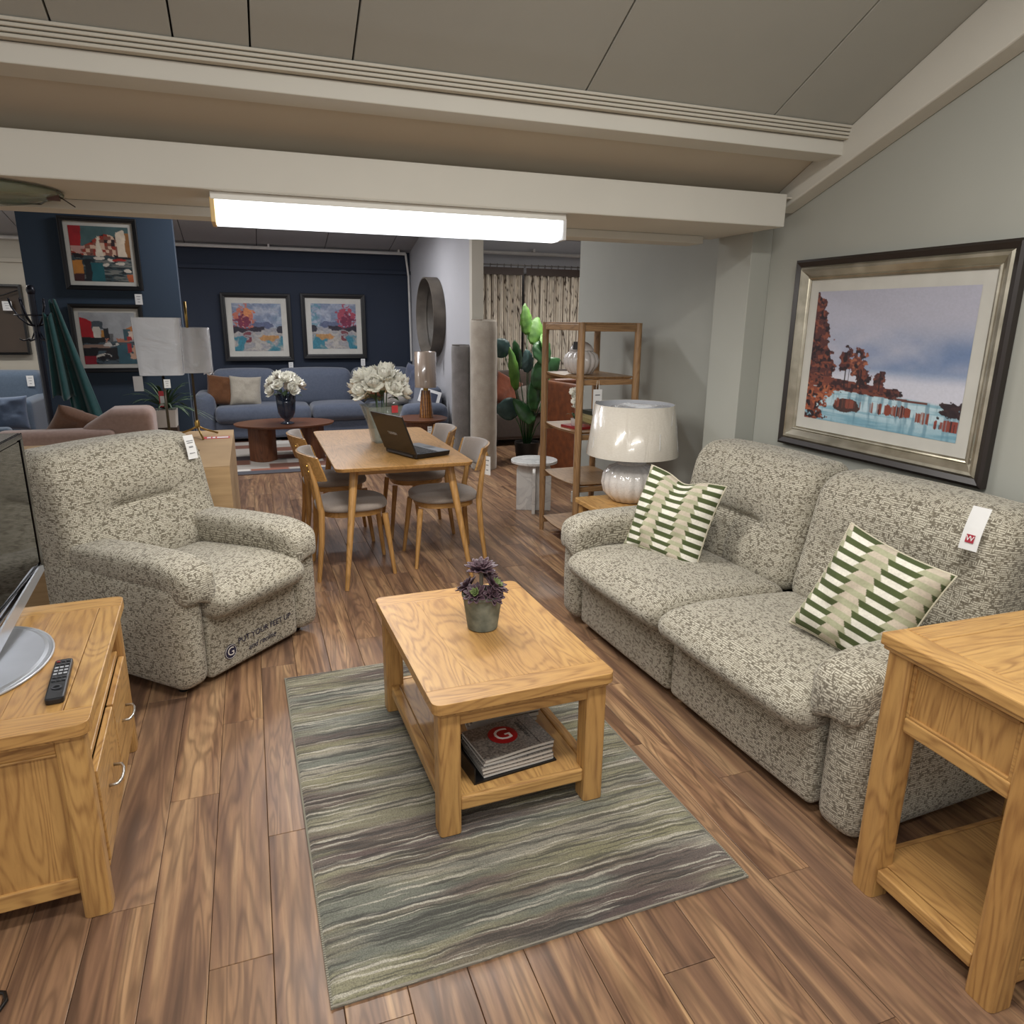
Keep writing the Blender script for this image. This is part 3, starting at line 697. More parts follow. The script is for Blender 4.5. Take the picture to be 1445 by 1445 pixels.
bxo('open_shelf', (-hw+.03, hw-.035, -hl+.09, hl-.09, .405, .424), OAK['y'], tv); bxo('bottom_board', (-hw+.03, hw-.04, -hl+.09, hl-.09, .08, .098), OAK['y'], tv)
bxo('front_rail', (hw-.034, hw-.018, -hl+.09, hl-.09, .098, .113), OAK['y'], tv, bevel=.002)
SIL = plain('C9C7C2', .28, .9)
for s in (-1, 1):
    y0, y1 = (.006, hl-.094) if s > 0 else (-hl+.094, -.006)
    d = bxo('drawer', (hw-.034, hw-.014, y0, y1, .116, .402), OAK['y'], tv, bevel=.003)
    ym = (y0+y1)/2
    mk('handle', B().tube([(hw-.014, ym-.055, .27), (hw+.008, ym-.052, .27), (hw+.016, ym-.03, .27), (hw+.018, ym, .27), (hw+.016, ym+.03, .27), (hw+.008, ym+.052, .27), (hw-.014, ym+.055, .27)], .0048, 8), SIL, d, smooth=True, label='bowed satin metal drawer handle')
# television
tl = thing('television', 'black flat-screen television on a silver pedestal on the oak stand', 'television', (-.80, 2.44, .601))
SCR = G('glossy_screen').out('050506', .06, 0., Specular_IOR_Level=.8); PBL = plain('0A0A0B', .12); SILV = plain('B4B8BE', .34, .65)
mk('pedestal', B().prism(circ(-.06, -.13, .225, .29, 56), 0, .006, 1.).prism(circ(-.06, -.13, .20, .265, 56), .006, .010, 1.05), SILV, tl, bevel=.002)
mk('pedestal_rim', B().tube([(-.06+.222*math.cos(a*PI/28), -.13+.287*math.sin(a*PI/28), .004) for a in range(57)], .004, 8, cap=False), plain('C9CBD0', .3, .5), tl, smooth=True)
b = B().sheet(lambda u, v: (.028-.01*u, -.17+.66*u, .0105+.03*(1-u)**2*0+(.004+.068*u)+v*(.05+.004*u)*(.35+.65*(1-u)**.3 if u < 1 else .4)), 16, 2, .006)
mk('silver_trim', b, plain('BFC3C9', .3, .6), tl, smooth='auto', label='swept silver trim under the screen')
mk('neck', B().prism(rrect(-.05, -.02, -.19, -.07, .01), .01, .14), SILV, tl, bevel=.003)
bxo('casing', (-.07, .004, -.52, .53, .082, .592), PBL, tl, bevel=.004)
bxo('screen', (.0045, .0065, -.485, .495, .118, .565), SCR, tl, bevel=0)
for nm, d in (('bezel', (.0045, .010, -.52, .53, .572, .592)), ('bezel', (.0045, .010, .50, .53, .082, .572)), ('bezel', (.0045, .010, -.52, -.49, .082, .572)), ('bezel', (.0045, .010, -.49, .50, .082, .108))): bxo(nm, d, PBL, tl, bevel=.002)
bxo('bezel_edge', (.0045, .0115, -.52, .53, .0785, .0815), plain('8D9096', .2, .6), tl, bevel=.001)
rm = thing('remote_control', 'black television remote lying on the oak stand beside the pedestal', 'remote control', (-.574, 2.12, .601), 6)
mk('body', B().prism(rrect(-.023, .023, -.125, .13, .012), 0, .018), plain('141416', .35), rm, bevel=.004)
for j in range(7):
    for i in range(3):
        c_ = plain('B9BCC2', .4) if 2 <= j <= 4 else (plain('8E2A2A', .4) if j == 0 and i == 0 else plain('3B3D42', .4))
        bxo('button', (-.017+i*.0125, -.008+i*.0125, .105-j*.021, .114-j*.021, .0182, .0205), c_, rm, bevel=.001)
mk('ring_button', B().lathe([(.013, .018), (.013, .0205), (.008, .0205), (.008, .018)], 20, (0, -.06, 0), cap=False), plain('3B3D42', .4), rm)
tag(mk('power_cable', B().tube([(-.86, 1.60, .006), (-.72, 1.625, .006), (-.682, 1.645, .006), (-.674, 1.67, .006), (-.684, 1.695, .006), (-.715, 1.71, .006), (-.86, 1.70, .006)], .005, 8), BLACK, smooth=True), 'loop of black cable on the floor at the bottom left', 'cable')

# ------------------------------------------------------------------ oak console table at the right
en = thing('console_table', 'tall oak console table with a panelled side and low shelf beside the sofa', 'table', (1.545, .855, 0), -1.5)
W_, D_, H = .66, .45, .80
fr = [(-.035, .06), (W_-.06, W_+.035)]
bxo('frame_board', (-.012, .07, -.015, D_+.012, H-.034, H), OAK['y'], en, bevel=.004); bxo('frame_board', (W_-.07, W_+.015, -.015, D_+.012, H-.034, H), OAK['y'], en, bevel=.004)
bxo('frame_board', (.0705, W_-.0705, D_-.07, D_+.012, H-.034, H-.0002), OAK['x'], en, bevel=.004); bxo('frame_board', (.0705, W_-.0705, -.015, .07, H-.034, H-.0002), OAK['x'], en, bevel=.004)
bxo('centre_board', (.0708, W_-.0708, .0708, D_-.0708, H-.034, H-.001), OAK['x'], en, bevel=.002)
bxo('lip', (-.006, W_+.008, -.008, D_+.006, H-.046, H-.035), OAK['y'], en, bevel=.004)
for x in (.04, W_-.04):
    for y in (.038, D_-.038): leg(en, x, y, 0, H-.046, .076, r=.016)
for x in (.03, W_-.03):
    bxo('side_panel', (x-.006, x+.006, .077, D_-.077, .59, H-.05), OAK['z'], en, bevel=0)
    bxo('side_rail', (x-.016, x+.016, .077, D_-.077, .545, .588), OAK['y'], en, bevel=.004)
    for q in ((.077, .087, .588, H-.06), (D_-.087, D_-.077, .588, H-.06), (.087, D_-.087, H-.068, H-.058), (.087, D_-.087, .588, .596)): bxo('bead', (x-.013, x+.013, q[0], q[1], q[2], q[3]), OAK['y'], en, bevel=.002)
    bxo('shelf_rail', (x-.018, x+.018, .077, D_-.077, .06, .10), OAK['y'], en, bevel=.004)
bxo('drawer', (.08, W_-.08, .008, .028, .56, H-.05), OAK['x'], en); bxo('back_rail', (.08, W_-.08, D_-.03, D_-.01, .56, H-.05), OAK['x'], en)
bxo('shelf', (.05, W_-.05, .03, D_-.03, .082, .101), OAK['y'], en, bevel=.002)
bxo('shelf_rail', (.08, W_-.08, .012, .028, .055, .10), OAK['x'], en); bxo('shelf_rail', (.08, W_-.08, D_-.028, D_-.012, .055, .10), OAK['x'], en)

# ------------------------------------------------------------------ pictures
def frame_ring(w_, h_, prof):
    """mitred moulding; prof = (inset from outer edge, depth y toward viewer)"""
    v = []; n = len(prof)
    for cx, cz in ((-1, -1), (1, -1), (1, 1), (-1, 1)):
        for ins, d in prof: v.append((cx*(w_/2-ins), -d, cz*(h_/2-ins)))
    f = [(c*n+i, ((c+1) % 4)*n+i, ((c+1) % 4)*n+(i+1) % n, c*n+(i+1) % n) for c in range(4) for i in range(n)]
    return B().add(v, f)
GLZ = G('picture_glass'); GLZ.b.inputs['Alpha'].default_value = .05; GLZ = GLZ.out('0A0A0A', .04, 0.)
def picture(label, loc, rz, w_, h_, mat_w, fn, nu, nv, frame_m, group=None, big=False, fw=.05):
    t = thing('framed_picture', label, 'picture', loc, rz, group)
    if big:
        mk('outer_frame', frame_ring(w_, h_, [(0, 0), (0, .030), (.012, .038), (.034, .030), (.036, 0)]), frame_m, t)
        g = G('brushed_pewter'); f = g.noise(g.co(), 12., 4.); pew = g.out(g.ramp(f, [(.3, '9A9382'), (.7, 'C0B9A8')]), .26, .8)
        mk('inner_frame', frame_ring(w_-.068, h_-.068, [(0, 0), (0, .028), (.010, .036), (.022, .034), (.048, .016), (.054, .020), (.060, .018), (.066, .012), (.068, 0)]), pew, t, label='wide pewter inner moulding')
        iw, ih = w_-.2, h_-.2
    else:
        mk('frame', frame_ring(w_, h_, [(0, 0), (0, .028), (.004, .032), (fw*.5, .030), (fw*.6, .024), (fw, .020), (fw, 0)]), frame_m, t)
        iw, ih = w_-2*fw+.004, h_-2*fw+.004
    bxo('mount', (-iw/2, iw/2, -.008, -.004, -ih/2, ih/2), plain('DAD8D0', .8), t, bevel=0)
    art('print', fn, iw-2*mat_w, ih-2*mat_w, nu, nv, t, (0, -.0095, 0))
    bxo('glass', (-iw/2, iw/2, -.0125, -.0115, -ih/2, ih/2), GLZ, t, bevel=0)
    return t
def lake(U, V):
    a = fb(U*3, V*4, 3); img = np.zeros(U.shape+(3,)); img[:] = hexa('B9B9C9')
    img = paint(img, np.clip((V-.2)*1.2, 0, 1)*(.3+a), 'A9B0C6')
    img = paint(img, g_(V-.46-.16*(a-.5), .09+.08*a)*np.clip(U*1.3-.45+(fb(U*5+3, V*7, 3)-.3)*1.6, 0, 1), '7489AF')
    img = paint(img, g_(V-.57, .03)*(U > .35)*.6, '8397B8')
    img = paint(img, np.clip((V-.56)*12, 0, 1)*(V < .8)*.85, 'DCDCE8')
    wl = .70+.07*U
    wat = np.clip((V-wl)*60, 0, 1); img = paint(img, wat, 'C3DCE6')
    st = fb(U*5, V*60, 3); stv = fb(U*40+9, V*5, 3)
    img = paint(img, wat*np.clip((st-.5)*6, 0, 1)*.8, '86B2C4'); img = paint(img, wat*np.clip((stv-.52)*6, 0, 1)*.6, '5C8296'); img = paint(img, wat*np.clip((V-.88)*8, 0, 1)*.7*(.5+st), '6E9FB4')
    n1 = fb(U*30, V*30, 3)
    def tree(cx, cy, rx, ry, c='5A3130', c2='7E4232', s=0):
        nonlocal img
        m = blob(U, V, cx, cy, rx, ry, s, 1.5, 34); img = paint(img, m, c); img = paint(img, m*np.clip((fb(U*45+s, V*45, 2)-.5)*8, 0, 1), c2); img = paint(img, m*np.clip((fb(U*38+s+5, V*38, 2)-.55)*8, 0, 1), '2A1A20')
    side = ((U < .03+.17*np.clip(V-.03, 0, .6)**.75*1.35+.10*(n1-.5)) & (V < .66) & (V > .0)).astype(float)
    img = paint(img, side, '57302F'); img = paint(img, side*np.clip((fb(U*50, V*50, 2)-.5)*8, 0, 1), '8A4C3A'); img = paint(img, side*np.clip((fb(U*40+7, V*40, 2)-.55)*8, 0, 1), '2A1B22')
    gr = ((V > .64+.1*U) & (V < .725+.06*U+.02*n1) & (U < .62)).astype(float)
    img = paint(img, gr, '7A4236'); img = paint(img, gr*np.clip((n1-.5)*8, 0, 1), '3B2226')
    tree(.04, .86, .11, .16, '7C4234', 'B0603F', 3); tree(.10, .76, .12, .06, '8A4A38', 'B56A48', 5)
    tree(.28, .53, .05, .10, s=7); tree(.36, .55, .055, .12, '6A3A34', 'A9654A', 9); tree(.40, .62, .05, .07, s=11); tree(.515, .63, .04, .055, '4B2A2C', '7A4538', 13); tree(.50, .71, .06, .03, s=15); tree(.62, .73, .055, .035, '3E2529', '6A3B33', 17)
    for x in (.275, .30, .365, .385, .515): img = paint(img, ((np.abs(U-x) < .004) & (V > .58) & (V < .73)).astype(float), '2C1C20')
    img = paint(img, ((np.abs(V-.765-.03*(U-.6)) < .008) & (U > .62) & (U < .82)).astype(float), '6A4038')
    tree(.95, .80, .075, .06, '2E2026', '3F2A2C', 19)
    def reeds(x0, x1, y0, y1, c='8A4232'):
        nonlocal img
        hgt = fb(U*70, U*0+y0*9, 2)
        m = ((U > x0) & (U < x1) & (V > y0+(hgt-.3)*.05) & (V < y1-(hgt-.5)*.04)).astype(float)
        img = paint(img, m*np.clip(vn(U*110, V*2)*3.2-1.0, 0, 1), c); img = paint(img, m*(vn(U*140+9, V*3) > .75), '3B2428')
    m = blob(U, V, .31, .86, .10, .05, 21, .5, 20); img = paint(img, m, '4A3330'); reeds(.22, .41, .80, .88, '8A4A3C')
    reeds(.47, .73, .805, .885); reeds(.76, .84, .83, .905); reeds(.87, 1., .855, .935, '8E4238')
    img *= (.97+.06*fb(U*120, V*120, 2))[..., None]
    return img
DKF = plain('2A2320', .35)
picture('large framed autumn lake print in a black and pewter frame above the sofa', (2.674, 2.50, 1.445), -90, 1.17, .925, .055, lake, 250, 200, DKF, big=True)
def warp(U, V, k=.035):
    return U+(fb(U*9+3, V*9+8, 3)-.5)*k*1.6, V+(fb(U*10+60, V*10+4, 3)-.5)*k
def harbour(U, V):
    U, V = warp(U, V)
    img = np.zeros(U.shape+(3,)); img[:] = hexa('4E6A6C'); n = fb(U*9, V*9, 3); cell = vn(np.floor(U*16)*3.7+.5, np.floor(V*17)*5.1+.5)
    hill = (V > .42-.28*g_(U-.62, .33)+.06*(n-.5)) & (V < .55); img = paint(img, hill, '8C5A4C')
    img = paint(img, hill & (cell > .45), 'E0BFA6'); img = paint(img, hill & (cell > .72), 'A03A2C'); img = paint(img, hill & (cell < .22), '33262C')
    img = paint(img, (U < .2-.05*V) & (V < .42), 'A8262C'); img = paint(img, (U < .24) & (V > .36) & (V < .5) & (n > .45), 'C49A92')
    img = paint(img, V > .53, '35464C'); st = fb(U*7, V*40, 3); img = paint(img, (V > .56)*np.clip((st-.5)*8, 0, 1)*.8, '8E8C84'); img = paint(img, (V > .6) & (st < .38), '20262C')
    img = paint(img, (V > .66) & (U > .2) & (U < .52), '1F5F68'); img = paint(img, (V > .5) & (V < .58) & (n < .5), '231E24')
    img = paint(img, (np.abs(U-.47) < .16*np.clip(V-.14, 0, .4)) & (V < .54) & (V > .15), 'E8DCC8'); img = paint(img, (U > .78) & (U < .93) & (V > .05+.4*np.abs(U-.9)) & (V < .54), 'E6D6C0'); img = paint(img, (U > .93) & (V > .1) & (V < .55), '9A6A3E')
    for cx, cy, rx in ((.45, .575, .10), (.66, .61, .07), (.80, .67, .08), (.92, .80, .07), (.56, .7, .05)): img = paint(img, (((U-cx)/rx)**2+((V-cy)/.03)**2 < 1), 'E2D8CA')
    img = paint(img, (((U-.79)/.12)**2+((V-.60)/.025)**2 < 1), 'B03028'); img = paint(img, (U < .17) & (V > .62) & (V < .86), 'C0803A'); img = paint(img, (U < .17) & (V >= .86), '4A2426'); img = paint(img, (U > .2) & (U < .3) & (V > .6), '20242A'); img = paint(img, (U > .9) & (V > .86), 'B8633E')
    return img*(.9+.2*n)[..., None]
def canal(U, V):
    U, V = warp(U, V, .02)
    n = fb(U*9+40, V*9, 3); img = np.zeros(U.shape+(3,)); img[:] = hexa('A9ACB0')
    img = paint(img, V > .56, '4C5C66'); st = fb(U*6+4, V*36, 3); img = paint(img, (V > .56) & (st < .42), '20252C'); img = paint(img, (V > .62) & (U > .62), '39606E')
    img = paint(img, (U < .23) & (V > .10+.1*(U/.23)**2) & (V < .5), 'B4202A'); img = paint(img, (U > .2) & (U < .40) & (V > .17) & (V < .32), '4A555E'); img = paint(img, (U > .22) & (U < .34) & (V > .28) & (V < .52), 'D8D2C6'); img = paint(img, (U > .35) & (U < .44) & (V > .34) & (V < .55), 'C0873E'); img = paint(img, (U > .41) & (U < .5) & (V > .30) & (V < .55), '22242C'); img = paint(img, (U > .5) & (U < .56) & (V > .4) & (V < .56), '6A6A6C')
    img = paint(img, (V > .5) & (V < .57) & (n > .45), 'B87A62'); img = paint(img, (U > .82) & (V > .22+.5*(1-U)) & (V < .36), 'C27A40'); img = paint(img, (U > .76) & (U < .9) & (V > .32) & (V < .54), '3E5C66'); img = paint(img, (U > .86) & (V > .36) & (V < .52), 'DCC6B8'); img = paint(img, (U > .82) & (U < .9) & (V > .46) & (V < .54), 'B03030'); img = paint(img, (U > .95) & (V > .2) & (V < .56), '26222A')
    img = paint(img, (U < .42) & (V > .48+.2*U*0) & (V < .60+.1*(n-.5)), '1E2024'); img = paint(img, (U < .5) & (V > .62) & (V < .68), '9A7E70'); img = paint(img, (V > .68) & (V < .9) & (U < .62) & (n < .55), '1E1C22')
    img = paint(img, (((U-.5)/.16)**2+((V-.615)/.04)**2 < 1) & (n > .38), 'D6D2CC'); img = paint(img, (((U-.36)/.14)**2+((V-.86)/.07)**2 < 1) & (n > .45), 'CFC8BE'); img = paint(img, (U < .22) & (V > .84), '8E1F30'); img = paint(img, (U > .84) & (V > .62) & (V < .9) & (n > .35), 'D2A890'); img = paint(img, (U > .8) & (U < .88) & (V > .6) & (V < .78), 'A83238')
    return img*(.9+.2*n)[..., None]
def aut(U, V, flip=False):
    if flip: U = 1-U
    U, V = warp(U, V, .10)
    n = fb(U*6+11, V*6+(9 if flip else 0), 3); n2 = fb(U*16, V*22, 3); img = np.zeros(U.shape+(3,)); img[:] = hexa('7F8CA4')
    img = paint(img, np.clip((n-.4)*4, 0, 1)*.7, 'B9BCC8'); img = paint(img, (U > .8)*np.clip((n2-.4)*4, 0, 1)*(.7 if flip else .15), '4F8796')
    img = paint(img, (((U-.6)/.24)**2+((V-.46)/.08)**2+.8*(n2-.5) < 1)*.8, '50597A'); img = paint(img, (V > .52)*.9, '9E9C9E'); img = paint(img, (V > .58)*np.clip((n2-.45)*6, 0, 1)*.7, 'C0B8AC')
    img = paint(img, (V > .7)*((U < .22) | (U > .7))*np.clip((n-.3)*5, 0, 1)*.9, '2E7C92'); m = (np.abs(V-.56+.03*U) < .045+.04*(n2-.5)); img = paint(img, m*(U < .62), '2E2A38'); img = paint(img, (V > .5) & (V < .62) & (U > .88) & (n2 > .35), '2E2E3C'); img = paint(img, (((U-.72)/.2)**2+((V-.73)/.05)**2+.8*(n2-.5) < 1)*.9, 'C08A50')
    img = paint(img, blob(U, V, .24, .30, .19, .22, 2, 2.4, 20), 'A8485A' if flip else 'C0705C'); img = paint(img, blob(U, V, .17, .38, .15, .14, 5, 2.4, 22), '7A2C48'); 
    if not flip: img = paint(img, blob(U, V, .32, .2, .1, .09, 8, 1.3, 14), 'D88A58')
    img = paint(img, (V > .56) & (V < .8) & (np.abs(U-.28) < .06) & (n2 > .42), '7A4048')
    return img*(.88+.24*fb(U*40, V*40, 2))[..., None]
BF = plain('101014', .4)
p1 = picture('framed harbour and sailing boats print, upper picture on the slate blue panel', (-1.085, 6.985, 2.09), 0, .57, .565, .035, harbour, 90, 90, BF, 'square pictures on the slate blue panel', fw=.035)
price_tag(p1, (.24, -.034, -.31), w_=.055, h_=.085)
picture('framed canal and red boathouse print, lower picture on the slate blue panel', (-1.105, 6.985, 1.415), 0, .55, .56, .035, canal, 90, 90, BF, 'square pictures on the slate blue panel', fw=.035)
p3 = picture('framed autumn tree and lake print, left picture above the long blue sofa', (.135, 10.655, 1.47), 0, .90, .90, .075, lambda U, V: aut(U, V), 80, 80, BF, 'pair of square prints over the blue sofa', fw=.06)
p4 = picture('framed crimson tree and water print, right picture above the long blue sofa', (1.16, 10.655, 1.49), 0, .885, .885, .075, lambda U, V: aut(U, V, True), 80, 80, BF, 'pair of square prints over the blue sofa', fw=.06)
price_tag(p3, (.40, -.03, -.47), w_=.06, h_=.10); price_tag(p4, (.38, -.03, -.45), w_=.06, h_=.10)
# ------------------------------------------------------------------ dining set
dt = thing('dining_table', 'light oak dining table with rounded corners and splayed round legs', 'table', (.84, 4.93, 0))
mk('tabletop', B().prism(rrect(-.425, .425, -.775, .775, .05), .725, .75, .985), OAKL['y'], dt, bevel=.004)
bxo('apron', (-.30, .30, -.64, -.62, .68, .724), OAKL['x'], dt); bxo('apron', (-.30, .30, .62, .64, .68, .724), OAKL['x'], dt)
bxo('apron', (-.31, -.29, -.62, .62, .68, .724), OAKL['y'], dt); bxo('apron', (.29, .31, -.62, .62, .68, .724), OAKL['y'], dt)
for sx in (-1, 1):
    for sy in (-1, 1): mk('leg', B().tube([(sx*.395, sy*.79, 0), (sx*.30, sy*.63, .70), (sx*.297, sy*.625, .724)], [.013, .027, .027], 16), OAKL['z'], dt, smooth='auto')
GREY = cloth('taupe_weave', 'A0948A', '6E645C', 160.)
def chair(label, loc, rz):
    """local: faces +x, origin below the seat centre"""
    t = thing('dining_chair', label, 'chair', loc, rz, 'light oak chairs around the dining table')
    pts = [(.225*math.cos(a)*1. if math.cos(a) > 0 else .235*math.cos(a), .225*math.sin(a)) for a in [2*PI*k/36 for k in range(36)]]
    pts = [(math.copysign(abs(x)**.72*.225**.28, x), math.copysign(abs(y)**.72*.225**.28, y)) for x, y in pts]
    b = B(); rows = []
    for sc_, z in ((.90, .432), (.99, .440), (1.0, .455), (.97, .470), (.85, .482), (.5, .488), (.01, .490)): rows.append([(x*sc_, y*sc_, z) for x, y in pts])
    n = 36; v = [p for r_ in rows for p in r_]; b.add(v, [(j*n+i, j*n+(i+1) % n, (j+1)*n+(i+1) % n, (j+1)*n+i) for j in range(len(rows)-1) for i in range(n)]+[tuple(range(n))[::-1]])
    mk('seat', b, GREY, t, smooth=True)
    mk('seat_frame', B().prism([(x*.86, y*.86) for x, y in pts], .395, .431), OAKL['x'], t, bevel=.003)
    for s in (-1, 1):
        mk('leg', B().tube([(.235, s*.205, 0), (.19, s*.165, .40)], [.0125, .02], 12), OAKL['z'], t, smooth='auto', label='front leg')
        mk('rear_leg', B().tube([(-.245, s*.215, 0), (-.215, s*.195, .25), (-.205, s*.185, .44), (-.232, s*.172, .62), (-.262, s*.165, .755)], [.013, .019, .021, .017, .012], 12), OAKL['z'], t, smooth='auto')
    R = .30
    def bk(rad, z0, z1, th, half, rake=.03):
        def fn(u, v):
            a = (u-.5)*2*half; e = 1-.16*abs(2*u-1)**3
            zm = (z0+z1)/2; z = zm+(v-.5)*(z1-z0)*e
            return (-.290-rake*(v-.5)*1.6+(1-math.cos(a))*rad, rad*math.sin(a), z)
        return B().sheet(fn, 16, 4, th)
    mk('backrest', bk(R, .635, .805, .012, .86), OAKL['y'], t, smooth='auto')
    # upholstered inner face of the backrest, rolled over the top
    def pad(u, v):
        a = (u-.5)*2*.80; e = 1-.12*abs(2*u-1)**3; q = PI*v
        z = .722+(-math.cos(q))*.088*e; th = .026*math.sin(q)**.6*(1-abs(2*u-1)**6)
        return (-.287-.048*(z-.722)/.16+R*(1-math.cos(a))+th*1., R*math.sin(a), z)
    b = B().sheet(pad, 18, 8, .014); mk('back_pad', b, GREY, t, smooth=True)
    for s in (-1, 1):
        for z in (.70, .735): mk('screw', B().lathe([(.006, 0), (.006, .004), (.001, .006)], 8), plain('D8B25A', .3, .8), t, loc=(-.262-(z-.7)*.25, s*.168, z), rot=(0, -PI/2, 0))
    return t
ca = chair('light oak dining chair with its back nearest the armchair', (.545, 4.56, 0), 0)
def place(loc, rz, label): return dup(ca, loc, rz, label)
place((.525, 5.30, 0), 0, 'light oak dining chair on the left side, behind the one nearest the armchair')
cb_ = place((1.165, 4.60, 0), 180, 'light oak dining chair with a white swing tag on its back')
place((1.135, 5.32, 0), 180, 'light oak dining chair at the far right corner of the table')
price_tag(cb_, (-.262, .192, .73), (0, 0, PI/2+.5), w_=.055, h_=.125)
# laptop, screen leaning away
lp = thing('laptop', 'open black laptop turned sideways on the dining table', 'laptop', (.985, 4.53, .7515), 111)
# local: keyboard faces -y user, hinge along x at y=+.13
mk('base', B().prism(rrect(-.185, .185, -.135, .135, .012), .004, .032, .97), plain('101012', .3), lp, bevel=.003)
bxo('palm_rest', (-.178, .178, -.13, -.045, .032, .0335), plain('9A9EA4', .35, .4), lp, bevel=.001); bxo('keyboard_tray', (-.178, .178, -.043, .10, .032, .0332), plain('4B4F55', .4), lp, bevel=.001)
b = B()
for j in range(5):
    for i in range(14): b.box(-.165+i*.0237, -.165+i*.0237+.020, -.036+j*.0255, -.036+j*.0255+.021, .0333, .0358)
o = mk('key', b, plain('16171A', .5), lp); o['kind'] = 'stuff'
bxo('touchpad', (-.04, .03, -.12, -.06, .0336, .0342), plain('6E7278', .3), lp, bevel=0)
lid = bxo('lid', (-.187, .187, 0, .012, 0, .262), plain('241F1C', .22), lp, bevel=.003, loc=(0, .125, .034), rot=(math.radians(-22), 0, 0))
bxo('screen', (-.165, .165, -.0012, 0, .02, .242), SCR, lid, bevel=0)
text('logo', 'TOSHIBA', .026, plain('C9CCD0', .3, .6), lid, (0, .0126, .13), (PI/2, 0, PI), .0003)
bxo('port_strip', (-.15, .15, .1352, .1362, .01, .022), plain('3A3C40', .4), lp, bevel=0)
# glass vase and peonies on the table
GL = G('clear_vase_glass'); GL = GL.out('9AA39A', .08, 0., Alpha=.42)
GL.use_nodes = True
vz = thing('glass_vase', 'tapered square clear glass vase behind the laptop', 'vase', (.845, 5.05, .7515), 8)
def sq(r): return rrect(-r, r, -r, r, r*.18, 3)
b = B(); rows = [(.062, 0), (.066, .006), (.085, .13), (.125, .255), (.128, .262), (.120, .258), (.080, .13), (.058, .012), (.01, .010)]
n = len(sq(.1)); v = []
for r_, z in rows: v += [(x, y, z) for x, y in sq(r_)]
b.add(v, [(j*n+i, j*n+(i+1) % n, (j+1)*n+(i+1) % n, (j+1)*n+i) for j in range(len(rows)-1) for i in range(n)]+[tuple(range(n))[::-1]])
mk('vessel', b, GL, vz, smooth='auto'); price_tag(vz, (.055, -.135, .27), (0, 0, 0), .045, .05, True, top=plain('C6383C', .6))
PET = G('ivory_petal'); f_ = PET.noise(PET.co(), 12., 2.); PET = PET.out(PET.ramp(f_, [(.3, 'E6E3D2'), (.7, 'FBFAF4')]), .7, 0., Subsurface_Weight=.0)
LEAF = G('dark_leaf'); f_ = LEAF.noise(LEAF.co(), 20., 3.); LEAF = LEAF.out(LEAF.ramp(f_, [(.3, '1F3320'), (.7, '3F5A34')]), .5)
def petal(L, W, curl, seedp):
    def fn(u, v):
        a = (u-.5); ww = W*math.sin(PI*min(.98, .1+.82*v))**.6
        ruf = .10*L*v*v*math.sin(u*11+seedp)
        return (a*ww, L*v*math.cos(curl*v)+.0, L*v*math.sin(curl*v)+1.2*a*a*W*(1-.4*v)+ruf)
    return fn
def bloom(R, sd):
    rr = random.Random(sd); b = B()
    for ring, (n, L, el) in enumerate(((7, 1., -12), (7, .95, 18), (6, .82, 42), (5, .62, 64), (4, .42, 80))):
        for i in range(n):
            fn = petal(R*L, R*.85*L, .6, rr.random()*6); M = Matrix.Rotation(2*PI*i/n+ring*.6+rr.uniform(-.2, .2), 4, 'Z') @ Matrix.Rotation(math.radians(el+rr.uniform(-8, 8)), 4, 'X')
            q = B().sheet(fn, 4, 3); b.add([M @ Vector(p) for p in q.v], q.f)
    return b
BL = [mk('seed_bloom', bloom(1., s_), PET, smooth=True) for s_ in (3, 8)]
def bouquet(label, loc, R, H_, br, n, zlow, group=None):
    t = thing('peony_bouquet', label, 'flowers', loc); rr = random.Random(n); k = 0
    for i in range(n):
        ph = i*2.39996; zz = 1-(i+.5)/n*(1.15); r_ = math.sqrt(max(0, 1-zz*zz))
        p = Vector((R*r_*math.cos(ph), R*r_*math.sin(ph), H_+zz*R*.85)); d = (p-Vector((0, 0, H_-R*.5))).normalized()
        o = BL[i % 2].copy(); C.objects.link(o); o.name = 'flower'; o.parent = t; o.location = p
        o.rotation_euler = Vector(d).to_track_quat('Z', 'Y').to_euler(); sc_ = br*rr.uniform(.85, 1.15); o.scale = (sc_, sc_, sc_)
    for i in range(10):
        a = i*.63+.2; b = B().sheet(lambda u, v: ((u-.5)*.05*math.sin(PI*min(.97, v+.06)), .11*v, .02*math.sin(v*3)), 3, 5, .0006)
        mk('leaf', b, LEAF, t, smooth=True, loc=(R*.55*math.cos(a), R*.55*math.sin(a), H_-R*.25+.02*math.sin(i*2)), rot=(random.uniform(-.6, .5), 0, a-PI/2))
    for i in range(5):
        a = i*1.26; mk('stem', B().tube([(.02*math.cos(a), .02*math.sin(a), zlow), (R*.3*math.cos(a), R*.3*math.sin(a), H_)], .004, 6), LEAF, t, smooth=True)
    return t
bouquet('large ivory peony bouquet in the clear vase on the dining table', (.845, 5.05, .7665), .145, .34, .082, 15, .01)

